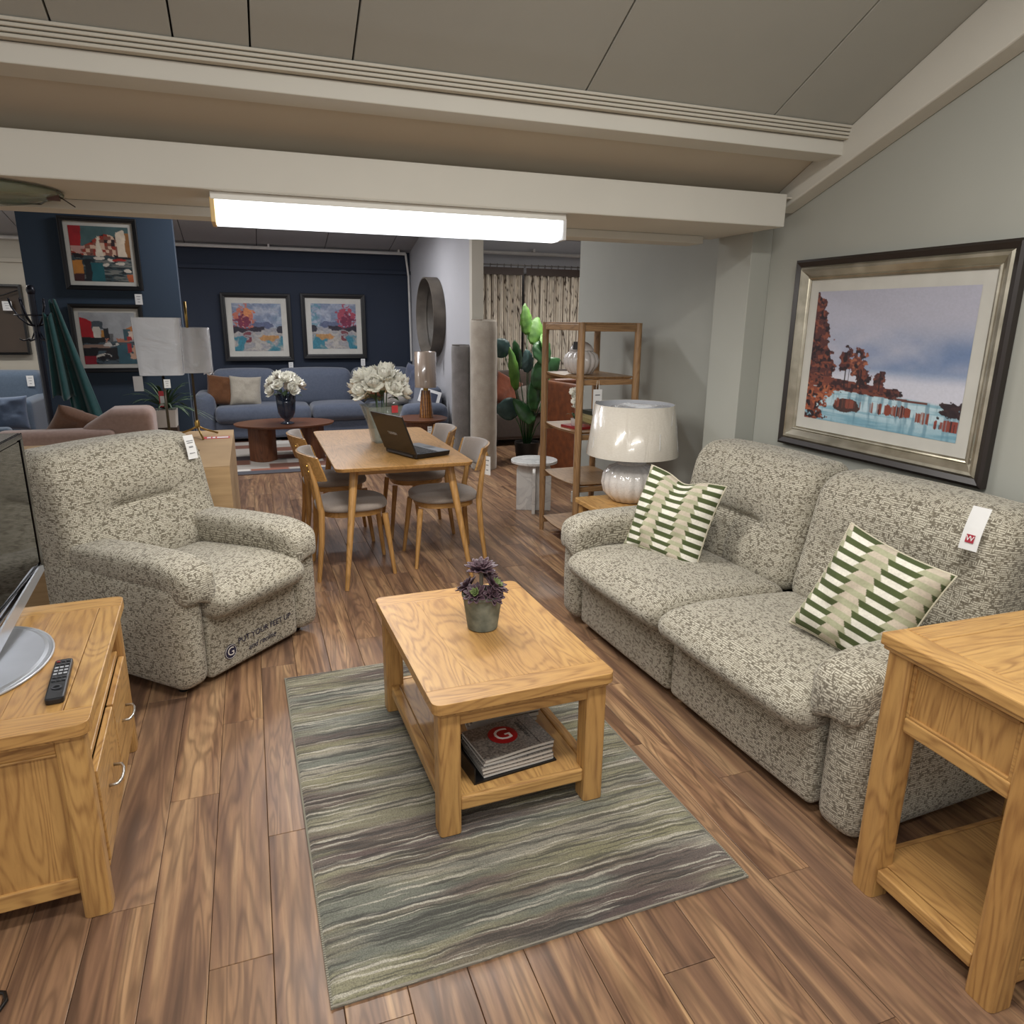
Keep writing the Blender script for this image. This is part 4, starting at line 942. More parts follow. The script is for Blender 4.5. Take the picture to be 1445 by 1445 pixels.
# ------------------------------------------------------------------ side table and big lamp behind the sofa
st_ = thing('side_table', 'small oak side table tucked behind the far sofa arm', 'table', (2.14, 3.80, 0))
mk('tabletop', B().prism(rrect(-.245, .245, -.235, .235, .02),   .475, .505), OAK['y'], st_, bevel=.004)
bxo('apron', (-.22, .22, -.20, -.18, .40, .474), OAK['x'], st_); bxo('apron', (-.22, .22, .18, .20, .40, .474), OAK['x'], st_)
for sx in (-1, 1):
    for sy in (-1, 1): leg(st_, sx*.2, sy*.19, 0, .474, .05)
LINEN = G('linen_under_plastic'); v_ = LINEN.co(); f_ = LINEN.noise(LINEN.map(v_, (60, 60, 400)), 1., 2.); w2 = LINEN.noise(LINEN.map(v_, (9, 9, 2.0)), 1., 3., 1.2)
LINEN.bump(w2, .35, .02); LINEN = LINEN.out(LINEN.mix(f_, 'D6D0C5', 'BDB5A8'), .22, 0., Coat_Weight=.8, Coat_Roughness=.08)
LININ = plain('C2C5CC', .6)
CRACK = G('crackle_glaze'); f_ = CRACK.n('TexVoronoi', feature='DISTANCE_TO_EDGE'); CRACK.l(CRACK.co(), f_.inputs[0]); f_.inputs['Scale'].default_value = 60.
CRACK = CRACK.out(CRACK.mix(CRACK.ramp(f_.outputs[0], [(0., 0.), (.04, 1.)]), 'C2BBB4', 'DCD7D2'), .12, 0., Coat_Weight=.6)
lm = thing('table_lamp', 'big cream lamp with a ribbed pumpkin base and plastic-wrapped drum shade', 'lamp', (2.20, 3.86, .546))
mk('base', B().lathe([(.09, -.04), (.12, -.034), (.172, .02), (.187, .08), (.178, .135), (.14, .178), (.09, .196), (.078, .20), (.001, .202)], 96, flute=18, fa=.055), CRACK, lm, smooth=True)
mk('collar', B().lathe([(.082, .192), (.092, .196), (.095, .206), (.088, .214), (.082, .218), (.082, .245), (.001, .246)], 40), CRACK, lm, smooth='auto')
mk('socket', B().lathe([(.02, .245), (.02, .32), (.001, .325)], 16), plain('C8BFA0', .3, .7), lm)
b = B(); b.lathe([(.285, .258), (.2445, .568), (.241, .568), (.281, .258)], 72, cap=False); 
mk('lamp_shade', b, LINEN, lm, smooth=True); mk('shade_lining', B().lathe([(.280, .259), (.2405, .567)], 72, cap=False), LININ, lm, smooth=True, label='pale grey inner lining')
rnd = random.Random(4); b = B()
for k in range(9):
    a = rnd.uniform(0, 2*PI); z0 = rnd.uniform(.27, .5); a2 = a+rnd.uniform(-.25, .25); z1 = min(.57, z0+rnd.uniform(.05, .22))
    rz_ = lambda z: .285-(z-.258)*.1306+.003
    b.sheet(lambda u, v: (rz_(z0+(z1-z0)*v)*math.cos(a+(a2-a)*v+(u-.5)*.02), rz_(z0+(z1-z0)*v)*math.sin(a+(a2-a)*v+(u-.5)*.02), z0+(z1-z0)*v), 2, 6, .0015)
PLAS = G('clear_wrap').out('F4F6F8', .05, 0., Alpha=.35, Coat_Weight=1.)
mk('plastic_fold', b, PLAS, lm, smooth=True, kind='stuff')
mk('plastic_fold', B().sheet(lambda u, v: (-.2+.34*u, -.14+.1*v+.05*math.sin(u*5), .566+.012*math.sin(u*9+v*4)), 12, 4, .0008), PLAS, lm, smooth=True, kind='stuff')

# ------------------------------------------------------------------ open bookcase
OAKB = {a: wood('bookcase_oak_'+a, 'AC8860', '99754F', '6E5034', a) for a in 'xyz'}
bk_ = thing('bookcase', 'tall open bookcase with round oak posts and thin tapered shelves', 'bookcase', (2.30, 4.70, 0))
X0, X1, Y0, Y1 = -.225, .20, -.31, .31
for i, (x, y) in enumerate(((X0, Y0), (X1, Y0), (X0, Y1), (X1, Y1))): mk('post', B().tube([(x, y, 0), (x, y, .3), (x, y, 1.2), (x, y, 1.592)], [.018, .024, .026, .024], 16), OAKB['z'], bk_, smooth='auto')
def shelf(z):
    pts = [(X0, Y0+.02)]+[(X0-.0-.03*math.sin(PI*k/10), Y0+.02+(Y1-Y0-.04)*k/10) for k in range(1, 10)]+[(X0, Y1-.02), (X1-.02, Y1), (X1, Y1-.05), (X1, Y0+.05), (X1-.02, Y0)]
    mk('shelf', B().prism(pts[::-1], z-.018, z, .93), OAKB['y'], bk_, bevel=.002)
    for y in (Y0+.02, Y1-.02): bxo('shelf_rail', (X0, X1, y-.009, y+.009, z-.055, z-.0185), OAKB['x'], bk_, bevel=.003)
for z in (.12, .49, .86, 1.235): shelf(z)
bxo('top_panel', (X0-.005, X1+.01, Y0-.005, Y1+.005, 1.583, 1.593), OAKB['y'], bk_, bevel=.002)
for y in (Y0, Y1): bxo('top_rail', (X0+.02, X1-.02, y-.012, y+.012, 1.535, 1.582), OAKB['x'], bk_, bevel=.003)
for x in (X0, X1): bxo('top_rail', (x-.012, x+.012, Y0+.02, Y1-.02, 1.54, 1.582), OAKB['y'], bk_, bevel=.003)
tg = price_tag(bk_, (-.10, Y0-.02, 1.155), (0, 0, 0), w_=.065, h_=.17); 
mk('string', B().tube([(-.012, 0, 0), (-.006, 0, .06)], .0012, 4).tube([(.012, 0, 0), (.006, 0, .06)], .0012, 4), WHITE, tg)
PJZ = 1.13
pj = thing('pumpkin_jar', 'white ribbed pumpkin-shaped jar with a knobbed lid on the bookcase', 'jar', (2.215, 4.68, 1.236))
pj.scale = (1, 1, PJZ)
WG = plain('D6D0CC', .12, 0., Coat_Weight=.5)
mk('body', B().lathe([(.06, 0), (.085, .006), (.12, .05), (.128, .085), (.115, .12), (.08, .142), (.075, .146), (.001, .147)], 96, flute=16, fa=.09), WG, pj, smooth=True)
ld = mk('lid', B().lathe([(.085, .145), (.088, .150), (.07, .175), (.04, .195), (.012, .202), (.010, .215), (.001, .216)], 64, flute=0), WG, pj, smooth=True); mk('knob', B().lathe([(.001, .212), (.016, .218), (.021, .232), (.016, .246), (.001, .252)], 20, cap=False), WG, ld, smooth=True)
mk('dark_tag', B().box(-.022, .022, -.0008, .0008, -.05, 0), plain('2E2C2E', .5), pj, loc=(-.075, -.075, .20), rot=(-.4, 0, -.6)); 
rbk = thing('book', 'thin red book lying under the little white orchid', 'book', (2.175, 4.62, .861), 12, 'books on the bookcase'); bxo('cover', (-.075, .075, -.10, .10, 0, .018), plain('8E1E20', .5), rbk, bevel=.001); bxo('pages', (-.0735, .076, -.098, .098, .003, .015), PAGES, rbk, bevel=0)
for k, (c_, lb) in enumerate((('6B4A2A', 'brown book at the bottom of the pile on the bookcase'), ('A79A62', 'khaki book second from the bottom of the pile'), ('B9AC7A', 'pale straw book third from the bottom of the pile'), ('2F3A2C', 'dark green book on top of the pile'))):
    q = thing('book', lb, 'book', (2.33+.004*k, 4.66, .861+k*.0285), -6+3*k, 'books on the bookcase'); bxo('cover', (-.07, .07, -.095, .095, 0, .028), plain(c_, .5), q, bevel=.001); bxo('pages', (-.0685, .071, -.0935, .0935, .003, .025), PAGES, q, bevel=0)
oc = thing('potted_orchid', 'small white orchid in a pale pot on the red book', 'plant', (2.150, 4.61, .8795))
mk('pot', B().lathe([(.024, 0), (.026, .002), (.032, .05), (.029, .05), (.027, .04)], 24), WG, oc, smooth='auto')
for i in range(5):
    a = i*1.3; mk('leaf', B().sheet(lambda u, v: ((u-.5)*.02*math.sin(PI*min(.97, v+.08)), .07*v, .09*v*(1.4-v)), 3, 6, .001), LEAF, oc, smooth=True, loc=(0, 0, .04), rot=(0, 0, a))
mk('stem', B().tube([(0, 0, .04), (.005, -.005, .14), (.0, -.012, .24)], .0022, 6), LEAF, oc, smooth=True)
for i in range(14):
    o = BL[i % 2].copy(); C.objects.link(o); o.name = 'flower'; o.parent = oc; o.location = (.022*math.sin(i*2.1), -.012+.022*math.cos(i*1.7), .125+i*.0105); o.scale = (.027,)*3; o.rotation_euler = (i, i*2., 0)
for o in BL: bpy.data.objects.remove(o)
# marble side table
g = G('white_marble'); v_ = g.co(); f_ = g.noise(v_, 5., 6., 1.6); MARB = g.out(g.ramp(f_, [(.42, 'DCDCDA'), (.5, 'CACACA'), (.56, 'E2E2E0')]), .2)
mt = thing('marble_table', 'round white marble side table on crossed slab legs', 'table', (2.23, 5.58, 0), 51)
mk('tabletop', B().prism(circ(0, 0, .20, n=48), .425, .45), MARB, mt, bevel=.005)
arch = lambda: [(-.15, 0), (.15, 0), (.15, .36), (.135, .40), (.11, .424), (-.11, .424), (-.135, .40), (-.15, .36)]
for k in range(2):
    b = B(); pts = arch(); n = len(pts); t_ = .014
    b.add([(x, -t_, z) for x, z in pts]+[(x, t_, z) for x, z in pts], [tuple(range(n)), tuple(range(2*n-1, n-1, -1))]+[(i, i+n, (i+1) % n+n, (i+1) % n) for i in range(n)])
    mk('slab_leg', b, MARB, mt, bevel=.003, rot=(0, 0, PI/2*k+.3))
# ------------------------------------------------------------------ rear bay: long blue sofa
BLUE = cloth('blue_chenille', '646C7C', '40485A', 40.); BLUEC = cloth('pale_blue_weave', '5E6E80', '3D4A5C', 60.)
bs = thing('corner_sofa', 'long blue chenille sofa against the navy wall', 'sofa', (.70, 10.20, 0))
def sb(name, x0, x1, y0, y1, z0, z1, r, m, p, d=.08, crown=(0, 0, 0), **k): return soft(name, (x1-x0, y1-y0, z1-z0), ((x0+x1)/2, (y0+y1)/2, (z0+z1)/2), r, m, p, d, crown=crown, **k)
sb('base', -1.2, 1.5, -.28, .45, .05, .30, .05, BLUE, bs)
for x0, x1 in ((-1.18, .02), (.03, .78), (.79, 1.50)): sb('seat_cushion', x0, x1, -.36, .25, .27, .475, .07, BLUE, bs, crown=(0, .01, .03))
for x0, x1 in ((-1.19, -.38), (-.37, .63), (.64, 1.50)): sb('backrest', x0, x1, .12, .42, .42, .92, .10, BLUE, bs, crown=(0, .03, .02))
sb('arm', -1.43, -1.17, -.30, .42, .05, .64, .10, BLUE, bs, crown=(.01, .01, .02))
sb('chaise', .98, 1.52, -1.55, -.30, .05, .40, .06, BLUE, bs, crown=(0, 0, .01)); sb('backrest', 1.30, 1.53, -1.5, .2, .38, .80, .08, BLUE, bs, crown=(.02, 0, .02)); sb('arm', .96, 1.54, -1.78, -1.54, .05, .60, .09, BLUE, bs, crown=(0, .01, .02))
for x in (-1.3, 0, 1.4): mk('foot', B().lathe([(.02, 0), (.03, .06)], 10, (x, -.2, 0)), BLACK, bs)
def smallpillow(label, loc, rot, w_, col, dark, group):
    t = thing('scatter_cushion', label, 'cushion', loc, 0, group); t.rotation_euler = [math.radians(a) for a in rot]
    pillow('cover', w_, w_, .14, 24, t, cloth('cushion_'+col, col, dark, 80.)); return t
smallpillow('rust brown cushion at the left end of the blue sofa', (-.37, 10.12, .67), (-12, 8, 8), .40, '6E431F', '3C2210', 'plain cushions on the blue sofa')
smallpillow('speckled cream cushion beside the rust cushion on the blue sofa', (-.09, 10.08, .66), (-16, 3, 0), .40, 'B3AC9E', '7E776A', 'plain cushions on the blue sofa')
smallpillow('grey white cushion at the right end of the blue sofa', (1.86, 9.75, .66), (-15, -10, -20), .42, 'B0ABA4', '77736D', 'plain cushions on the blue sofa')
smallpillow('rust cushion half hidden behind the large peonies', (1.62, 10.05, .70), (-12, 0, -10), .36, '74401F', '40220F', 'plain cushions on the blue sofa')
smallpillow('shaggy slate blue cushion behind the amber lamp', (2.02, 9.4, .80), (-10, 8, -70), .44, '4A5268', '2E3448', 'plain cushions on the blue sofa')
t = thing('brochure_pack', 'clear packet of white framed papers propped on the blue sofa end', 'papers', (2.0, 8.55, .605), -15)
mk('sheet', B().box(-.13, .13, -.004, .004, 0, .20), CARD, t, rot=(-.6, .3, 0)); mk('dark_panel', B().box(-.09, .09, -.006, -.0045, .03, .16), plain('3C4258', .5), t, rot=(-.6, .3, 0))
# walnut oval table
wt = thing('oval_coffee_table', 'oval walnut coffee table with curved plank legs before the blue sofa', 'table', (.32, 8.62, .0105))
mk('tabletop', B().prism(circ(0, 0, .56, .40, 64), .395, .42, .97), WAL['x'], wt, bevel=.006)
def hump(cx, w_):
    return B().sheet(lambda u, v: (cx+(u-.5)*w_, -.06+.14*(1-(2*u-1)**2)*(-1), .395*v), 16, 2, .04)
mk('leg', hump(-.26, .30), WAL['z'], wt, smooth='auto'); mk('leg', hump(.30, .26), WAL['z'], wt, smooth='auto')
SMOKE = G('smoked_blue_glass').out('2B3648', .06, 0., Alpha=.72, Coat_Weight=.5)
uv_ = thing('urn_vase', 'smoky blue footed glass urn on the walnut table', 'vase', (.345, 8.50, .432))
mk('vessel', B().lathe([(.075, 0), (.078, .008), (.03, .028), (.028, .04), (.07, .075), (.095, .13), (.105, .22), (.112, .33), (.106, .33), (.098, .22), (.086, .13), (.02, .06)], 40, flute=10, fa=.03), SMOKE, uv_, smooth=True)
BL = [mk('seed_bloom', bloom(1., s_), PET, smooth=True) for s_ in (5, 6)]
bouquet('cream hydrangea bouquet in the smoky urn on the walnut table', (.345, 8.50, .50), .165, .32, .085, 13, .0)
for o in BL: bpy.data.objects.remove(o)
# round side table with the amber lamp
rt = thing('round_side_table', 'round walnut side table under the amber lamp', 'table', (1.82, 8.10, 0))
mk('tabletop', B().prism(circ(0, 0, .30, n=48), .475, .50, .97), WAL['x'], rt, bevel=.005)
mk('drum_base', B().lathe([(.20, 0), (.19, .2), (.20, .474)], 40), WAL['z'], rt, smooth='auto'); price_tag(rt, (.02, -.31, .44), w_=.05, h_=.10)
AMB = G('amber_glass'); f_ = AMB.n('TexWave'); AMB.l(AMB.co(), f_.inputs[0]); f_.inputs['Scale'].default_value = 12.; f_.inputs['Distortion'].default_value = 2.; AMB = AMB.out(AMB.ramp(f_.outputs['Fac'], [(.2, '5E3512'), (.8, '9A6424')]), .15, 0., Coat_Weight=.6)
al = thing('amber_lamp', 'amber glass cone lamp with a tall beige wrapped shade', 'lamp', (1.88, 8.12, .501))
mk('base', B().lathe([(.085, 0), (.08, .05), (.072, .12), (.064, .19), (.058, .26), (.052, .31), (.001, .312)], 32), AMB, al, smooth='auto')
b = B()
for z in (.04, .085, .13, .175, .22, .265): b.tube([((.0865-.108*z)*math.cos(a*PI/12), (.0865-.108*z)*math.sin(a*PI/12), z) for a in range(25)], .003, 4)
mk('ribs', b, AMB, al, smooth=True, kind='stuff')
mk('socket', B().lathe([(.03, .31), (.03, .35)], 16), plain('C9A24C', .3, .8), al)
SH2 = G('beige_shade_wrapped'); f_ = SH2.noise(SH2.map(SH2.co(), (70, 70, 3)), 1., 2.); SH2 = SH2.out(SH2.mix(f_, 'A08F7F', '7F7062'), .25, 0., Coat_Weight=.7)
mk('lamp_shade', B().lathe([(.125, .345), (.122, .745), (.119, .745), (.122, .345)], 40, cap=False), SH2, al, smooth=True)
# mirror on the divider wall
mr = thing('round_mirror', 'round mirror in a deep dark tub frame on the pale wall', 'mirror', (2.275, 9.17, 1.625))
g = G('aged_dark_metal'); f_ = g.noise(g.co(), 4., 3.); TUB = g.out(g.ramp(f_, [(.3, '4A443E'), (.7, '6C645A')]), .5, .3)
MIR = G('mirror_glass').out('DDE2E6', .03, 1.)
mk('frame', B().lathe([(.49, 0), (.49, .15), (.475, .15), (.47, .012)], 64, cap=False), TUB, mr, smooth='auto', rot=(0, -PI/2, 0))
mk('glass', B().lathe([(.001, .004), (.472, .004), (.472, .008), (.001, .008)], 64, cap=False), MIR, mr, rot=(0, -PI/2, 0)); price_tag(mr, (-.10, -.35, -.42), (0, 0, PI/2), w_=.05, h_=.12)
# geometric rug
def grug(U, V):
    i = np.floor(V*9); j = np.floor(U*5+(i % 2)*.5); r_ = vn(i*7.3+.5, j*3.7+.5); img = np.zeros(U.shape+(3,)); img[:] = hexa('A39C94')
    img = paint(img, r_ > .6, '6F4A3C'); img = paint(img, (r_ > .35) & (r_ < .48), '3D3436'); img = paint(img, r_ < .25, 'C6C1BA'); img = paint(img, (vn(i*2.1, j*9.9) > .72), '8C5A48'); img = paint(img, (V > .93), '4A4A50')
    return img
t = thing('geometric_rug', 'rust, charcoal and grey block-patterned rug under the walnut table', 'rug', (.12, 9.0, .0)); mk('backing', B().prism(rrect(-1.0, 1.0, -1.2, 1.2, .02), .0005, .008), plain('6A5A54', 1.), t)
art('pile', grug, 1.99, 2.39, 100, 120, t, (0, 0, .0095), (-PI/2, 0, 0), mat=PRINTC)
# rolled rugs standing on end
def roll(label, loc, R, H_, col, dk, tilt, seedv):
    g = G('roll_pile_'+col); f_ = g.noise(g.co(), 7., 5.); f2 = g.noise(g.co(), 160., 2.); g.bump(f2, .5, .004); m_ = g.out(g.mix(f2, g.ramp(f_, [(.3, dk), (.65, col)]), dk), 1., 0., Sheen_Weight=.3)
    t = thing('rolled_rug', label, 'rug', loc, 0, 'rolled rugs standing on end'); t.rotation_euler = tilt
    b = B(); prof = [(R*.97, 0), (R, .02)]+[(R*(1+.02*math.sin(k*2.3+seedv)), H_*k/12) for k in range(1, 12)]+[(R*.98, H_-.02), (R*.9, H_), (R*.25, H_), (R*.22, H_-.04), (.001, H_-.04)]
    mk('outer_wrap', b.lathe(prof, 40), m_, t, smooth=True)
    sp_ = [((R*.25+R*.68*k/70)*math.cos(k*.42), (R*.25+R*.68*k/70)*math.sin(k*.42), H_+.001) for k in range(71)]
    mk('rolled_edge', B().tube(sp_, .006, 5), plain(dk, 1.), t, smooth=True); return t
roll('tall beige sheepskin-look rug roll standing by the wall end', (2.36, 7.42, 0.002), .142, 1.60, 'BDB4A6', '968C7E', (0, .0, 0), 0)
roll('shorter dark grey rug roll behind the beige roll', (2.19, 7.72, 0.002), .105, 1.33, '8A8684', '66625F', (0, 0, 0), 2)
# curtains printed with birch trunks
def birch(U, V):
    img = np.zeros(U.shape+(3,)); img[:] = hexa('CDC3B4'); x = U*17; k = np.floor(x); f = x-k; r_ = vn(k*3.3+.5, k*0+2.5); wob = .12*(fb(V*6+k*3, k*0+1, 2)-.5)
    e = np.abs(f-.12-wob); img = paint(img, (e < .04+.05*r_)*.85, '3A2F28'); img = paint(img, (np.abs(f-.2-wob) < .03), '8E8072')
    img = paint(img, (fb(U*60+5, V*34, 2) > .74) & (f > .15), '4A3E36')
    for s_ in range(16):
        cx, cy = (s_*.6180339) % 1, (s_*.41+.1) % 1; sl = .03*(1 if s_ % 2 else -1)
        img = paint(img, (np.abs((U-cx)-sl*((cy-V)/.1)) < .004) & (V < cy) & (V > cy-.12), '33291F')
    return img*(.88+.2*fb(U*30, V*20, 2))[..., None]
def curtain(label, x0, x1, y, z0, z1, ph):
    t = thing('curtain', label, 'curtain', ((x0+x1)/2, y, z1), 0, 'birch print curtains'); w_ = x1-x0
    o = art('fabric', birch, w_, z1-z0, 170, 60, t, (0, 0, -(z1-z0)/2), mat=PRINTC)
    me = o.data; co = np.empty(len(me.vertices)*3, np.float32); me.vertices.foreach_get('co', co); co = co.reshape(-1, 3)
    u = co[:, 0]/w_+.5; co[:, 1] = .035*np.sin(u*2*PI*w_/.095+ph)*(1-.25*np.cos(co[:, 2]*2)); me.vertices.foreach_set('co', co.ravel()); me.polygons.foreach_set('use_smooth', [True]*len(me.polygons)); me.update()
    m = o.modifiers.new('thickness', 'SOLIDIFY'); m.thickness = .003
    bxo('heading', (-w_/2, w_/2, -.042, -.036, -.02, .075), plain('35241A', .6), t, bevel=0)
    return t
curtain('left birch tree print curtain in the far bay', 2.85, 3.62, 9.62, .35, 2.22, 0); curtain('right birch tree print curtain in the far bay', 3.66, 4.55, 9.62, .35, 2.22, 1.5)
cr = thing('curtain_pole', 'thin pole with a row of rings above the birch curtains', 'pole', (3.7, 9.62, 2.33)); mk('rod', B().tube([(-.95, 0, 0), (.95, 0, 0)], .008, 8), plain('8A8680', .4, .5), cr, smooth=True)
r0 = mk('ring', B().tube([(0, .018*math.cos(a*PI/8), -.008+.022*math.sin(a*PI/8)) for a in range(17)], .003, 5, cap=False), plain('4A3E36', .5), cr, smooth=True, loc=(-.85, 0, 0))
for k in range(1, 18): o = r0.copy(); C.objects.link(o); o.location = (-.85+k*.1, 0, 0)
for x in (-.94, .94): bxo('bracket', (x-.01, x+.01, -.01, .28, -.015, .015), plain('8A8680', .4), cr)
sg = thing('patterned_sofa', 'dark brown patterned sofa behind the big green plant', 'sofa', (3.75, 9.05, 0)); DBR = cloth('dark_brown_weave', '4C3D34', '241C18', 30.)
sb('base', -.9, .9, -.35, .35, .08, .42, .06, DBR, sg); sb('backrest', -.9, .9, .12, .38, .40, .93, .1, DBR, sg, crown=(0, .03, .02)); [mk('foot', B().lathe([(.025, 0), (.035, .085)], 10, (x, y, 0)), BLACK, sg) for x in (-.8, .8) for y in (-.28, .28)]; sb('arm', -1.02, -.86, -.35, .36, .08, .64, .07, DBR, sg); sb('arm', .86, 1.02, -.35, .36, .08, .64, .07, DBR, sg)
smallpillow('burnt orange cushion on the dark patterned sofa', (3.12, 8.82, .70), (-15, 25, 10), .42, '7A3C20', '401C0E', 'cushions in the far bay'); smallpillow('grey striped cushion below the orange one on the dark sofa', (3.45, 8.76, .60), (-20, -12, 0), .42, '7E766E', '4A443F', 'cushions in the far bay')
# tan leather high-back chair seen through the bookcase
TAN = G('tan_leather'); f_ = TAN.noise(TAN.co(), 14., 4.); TAN.bump(TAN.noise(TAN.co(), 90., 3.), .2, .002); TAN = TAN.out(TAN.ramp(f_, [(.3, '5A2C12'), (.7, '7E431D')]), .5)
tc = thing('leather_wing_chair', 'tan leather high-back chair seen through the bookcase', 'chair', (3.28, 6.95, 0), 8)
sb('side_wing', -.28, -.18, -.4, .34, .02, .98, .03, TAN, tc, crown=(.01, 0, 0)); sb('side_wing', .42, .52, -.4, .34, .02, .98, .03, TAN, tc); sb('backrest', -.20, .44, .2, .34, .2, 1.0, .05, TAN, tc, crown=(0, .03, 0)); sb('seat', -.18, .42, -.38, .2, .2, .44, .06, TAN, tc, crown=(0, 0, .03))
# big leafy plant
g = G('bright_leaf'); f_ = g.noise(g.co(), 8., 3.); GL1 = g.out(g.ramp(f_, [(.3, '3A6A26'), (.7, '6E9E40')]), .55, 0.)
g = G('deep_leaf'); f_ = g.noise(g.co(), 8., 3.); GL2 = g.out(g.ramp(f_, [(.3, '22422A'), (.7, '3E6E3C')]), .4, 0.); g = G('blue_leaf'); f_ = g.noise(g.co(), 8., 3.); GL3 = g.out(g.ramp(f_, [(.3, '2A4444'), (.7, '4A6664')]), .45, 0.)
bp = thing('large_potted_plant', 'tall broad-leaved green plant in a dark pot beside the rug rolls', 'plant', (3.0, 7.75, 0))
mk('pot', B().lathe([(.12, 0), (.125, .01), (.15, .22), (.14, .22), (.13, .18)], 32), plain('1E1C1A', .5), bp, smooth='auto'); mk('soil', B().lathe([(.135, .17), (.135, .19)], 20), plain('241C16', 1.), bp)
leaves = [(-.02, .0, 1.55, .20, .34, 60, -10, 0), (.10, .05, 1.42, .20, .36, 40, 30, 0), (-.20, -.1, .98, .13, .50, -15, -20, 0), (.12, -.08, 1.22, .22, .32, 20, 60, 1), (.22, 0, 1.30, .2, .3, 75, 40, 0), (-.28, .05, 1.28, .17, .24, 100, -70, 2), (-.02, -.08, 1.12, .2, .26, 60, -30, 2), (.10, -.12, .95, .2, .40, 0, 25, 1),
    (.2, -.05, .80, .24, .42, -30, 55, 0), (-.22, -.08, .62, .2, .30, 60, -110, 2), (.02, -.15, .72, .15, .42, -10, 10, 1), (.26, .1, 1.02, .2, .36, 20, 70, 1), (-.08, .12, 1.15, .15, .35, 20, -20, 1), (.18, -.14, .58, .22, .30, -20, 80, 1), (-.06, -.16, .55, .14, .36, 30, -45, 1)]
for i, (x, y, z, W2, L, el, rl, mi) in enumerate(leaves):
    def lf(u, v):
        prof_ = math.sin(PI*min(.985, (v*.93+.05))**.8)**.75
        a = (u-.5)*2; return (a*W2*.66*prof_, L*(v-.3), .08*L*math.sin(v*2.6)-abs(a)*.03*prof_*(1)+.006*math.sin(v*26)*abs(a))
    rot = (math.radians(72+random.uniform(-18, 18)), math.radians(rl*.8), math.radians(18+random.uniform(-22, 22)))
    ob = mk('leaf', B().sheet(lf, 6, 12, .0012), (GL1, GL2, GL3)[mi], bp, smooth=True, loc=(x, y, z), rot=rot)
    mk('leaf_stem', B().tube([(x*.12, y*.1, .18), (x*.5, y*.4, .18+(z-.18)*.55), (x, y, z-.02)], [.008, .006, .004], 6), GL2, bp, smooth=True)

# ------------------------------------------------------------------ cardboard boxes, lamps, pink sofa, planter, coat stand
g = G('cardboard'); f_ = g.noise(g.map(g.co(), (3, 3, 40)), 1., 3.); CB = g.out(g.ramp(f_, [(.3, 'A0835F'), (.7, 'B4966E')]), .85)
def carton(label, loc, w_, d_, h_, sticker=False):
    t = thing('cardboard_box', label, 'box', loc, 0, 'brown cardboard boxes behind the armchair'); bxo('carton', (-w_/2, w_/2, -d_/2, d_/2, 0, h_), CB, t, bevel=.004)
    for x in ((-1, 1)): bxo('flap', (min(x*.002, x*w_/2), max(x*.002, x*w_/2), -d_/2, d_/2, h_+.0005, h_+.003), CB, t, bevel=0)
    if sticker:
        s_ = bxo('sticker', (w_/2-.20, w_/2-.02, d_/2-.42, d_/2-.32, h_+.0035, h_+.0045), plain('C3343C', .5), t, bevel=0, label='red and white sticker')
        b = B(); 
        for i, (a, c_) in enumerate(((-.17, -.145), (-.135, -.115), (-.105, -.03))): bxo('white_print', (w_/2+a, w_/2+c_, d_/2-.395, d_/2-.345, h_+.0047, h_+.0052), CARD, s_, bevel=0)
    return t
carton('large cardboard box behind the armchair with a red and white sticker', (-.49, 5.06, 0), .66, 1.46, .77, True)
carton('long cardboard box standing beside the television and armchair', (-1.35, 4.72, 0), .92, .95, .80)
BR = plain('A48548', .3, .8); SHW = G('white_shade_wrapped'); f_ = SHW.noise(SHW.map(SHW.co(), (5, 5, 9)), 1., 3., 1.); SHW.bump(f_, .5, .02); SHW = SHW.out(SHW.mix(f_, 'C9CBD0', 'A9ABB0'), .2, 0., Coat_Weight=.7)
def tripod(label, loc, rz, R, zs0, zs1, rod, box=True):
    t = thing('tripod_lamp', label, 'lamp', loc, rz, 'wrapped-shade lamps on the cardboard box')
    for k in range(3):
        a = 2*PI*k/3+.5; mk('leg', B().tube([(0, 0, .075), (.06*math.cos(a), .06*math.sin(a), .045), (.17*math.cos(a), .17*math.sin(a), .006)], .007, 8), BR, t, smooth=True)
    mk('hub', B().lathe([(.016, .06), (.018, .10), (.010, .12)], 16), BR, t, smooth='auto'); mk('pole', B().tube([(0, 0, .1), (0, 0, rod)], .008, 10), plain('4A4438', .4, .5), t, smooth=True)
    if rod > zs1: mk('finial_rod', B().tube([(0, 0, zs1-.02), (0, 0, rod+.001)], .009, 10), BR, t, smooth=True)
    if box: b = B().add([(x*s_, y*s_, z) for s_, z in ((1, zs0), (1.08, zs1)) for x, y in rrect(-R, R, -R*.8, R*.8, R*.25, 3)], [(i, (i+1) % 16, (i+1) % 16+16, i+16) for i in range(16)]+[tuple(range(16, 32))])
    else: b = B().lathe([(R, zs0), (R, zs1), (R*.97, zs1), (R*.97, zs0)], 36, cap=False)
    mk('lamp_shade', b, SHW, t, smooth='auto'); b2 = B().sheet(lambda u, v: ((R*1.02)*math.cos(-1.2+u*1.6), (R*1.02)*math.sin(-1.2+u*1.6)*.95, zs0-.015+v*(zs1-zs0)*1.02+.01*math.sin(u*20)), 10, 5, .0008)
    if not box: mk('plastic_wrap', b2, PLAS, t, smooth=True)
    return t
l1 = tripod('lamp with the squarish white wrapped shade, nearer of the two box-top lamps', (-.50, 4.78, .774), 0, .118, .49, .82, .50); price_tag(l1, (.03, -.12, .47), w_=.035, h_=.05)
tripod('brass tripod lamp with the rod poking above its shade, farther on the box', (-.39, 5.50, .774), 15, .138, .455, .755, .925, False)
PINK = cloth('blush_corduroy', 'B0958A', '80685E', 50.)
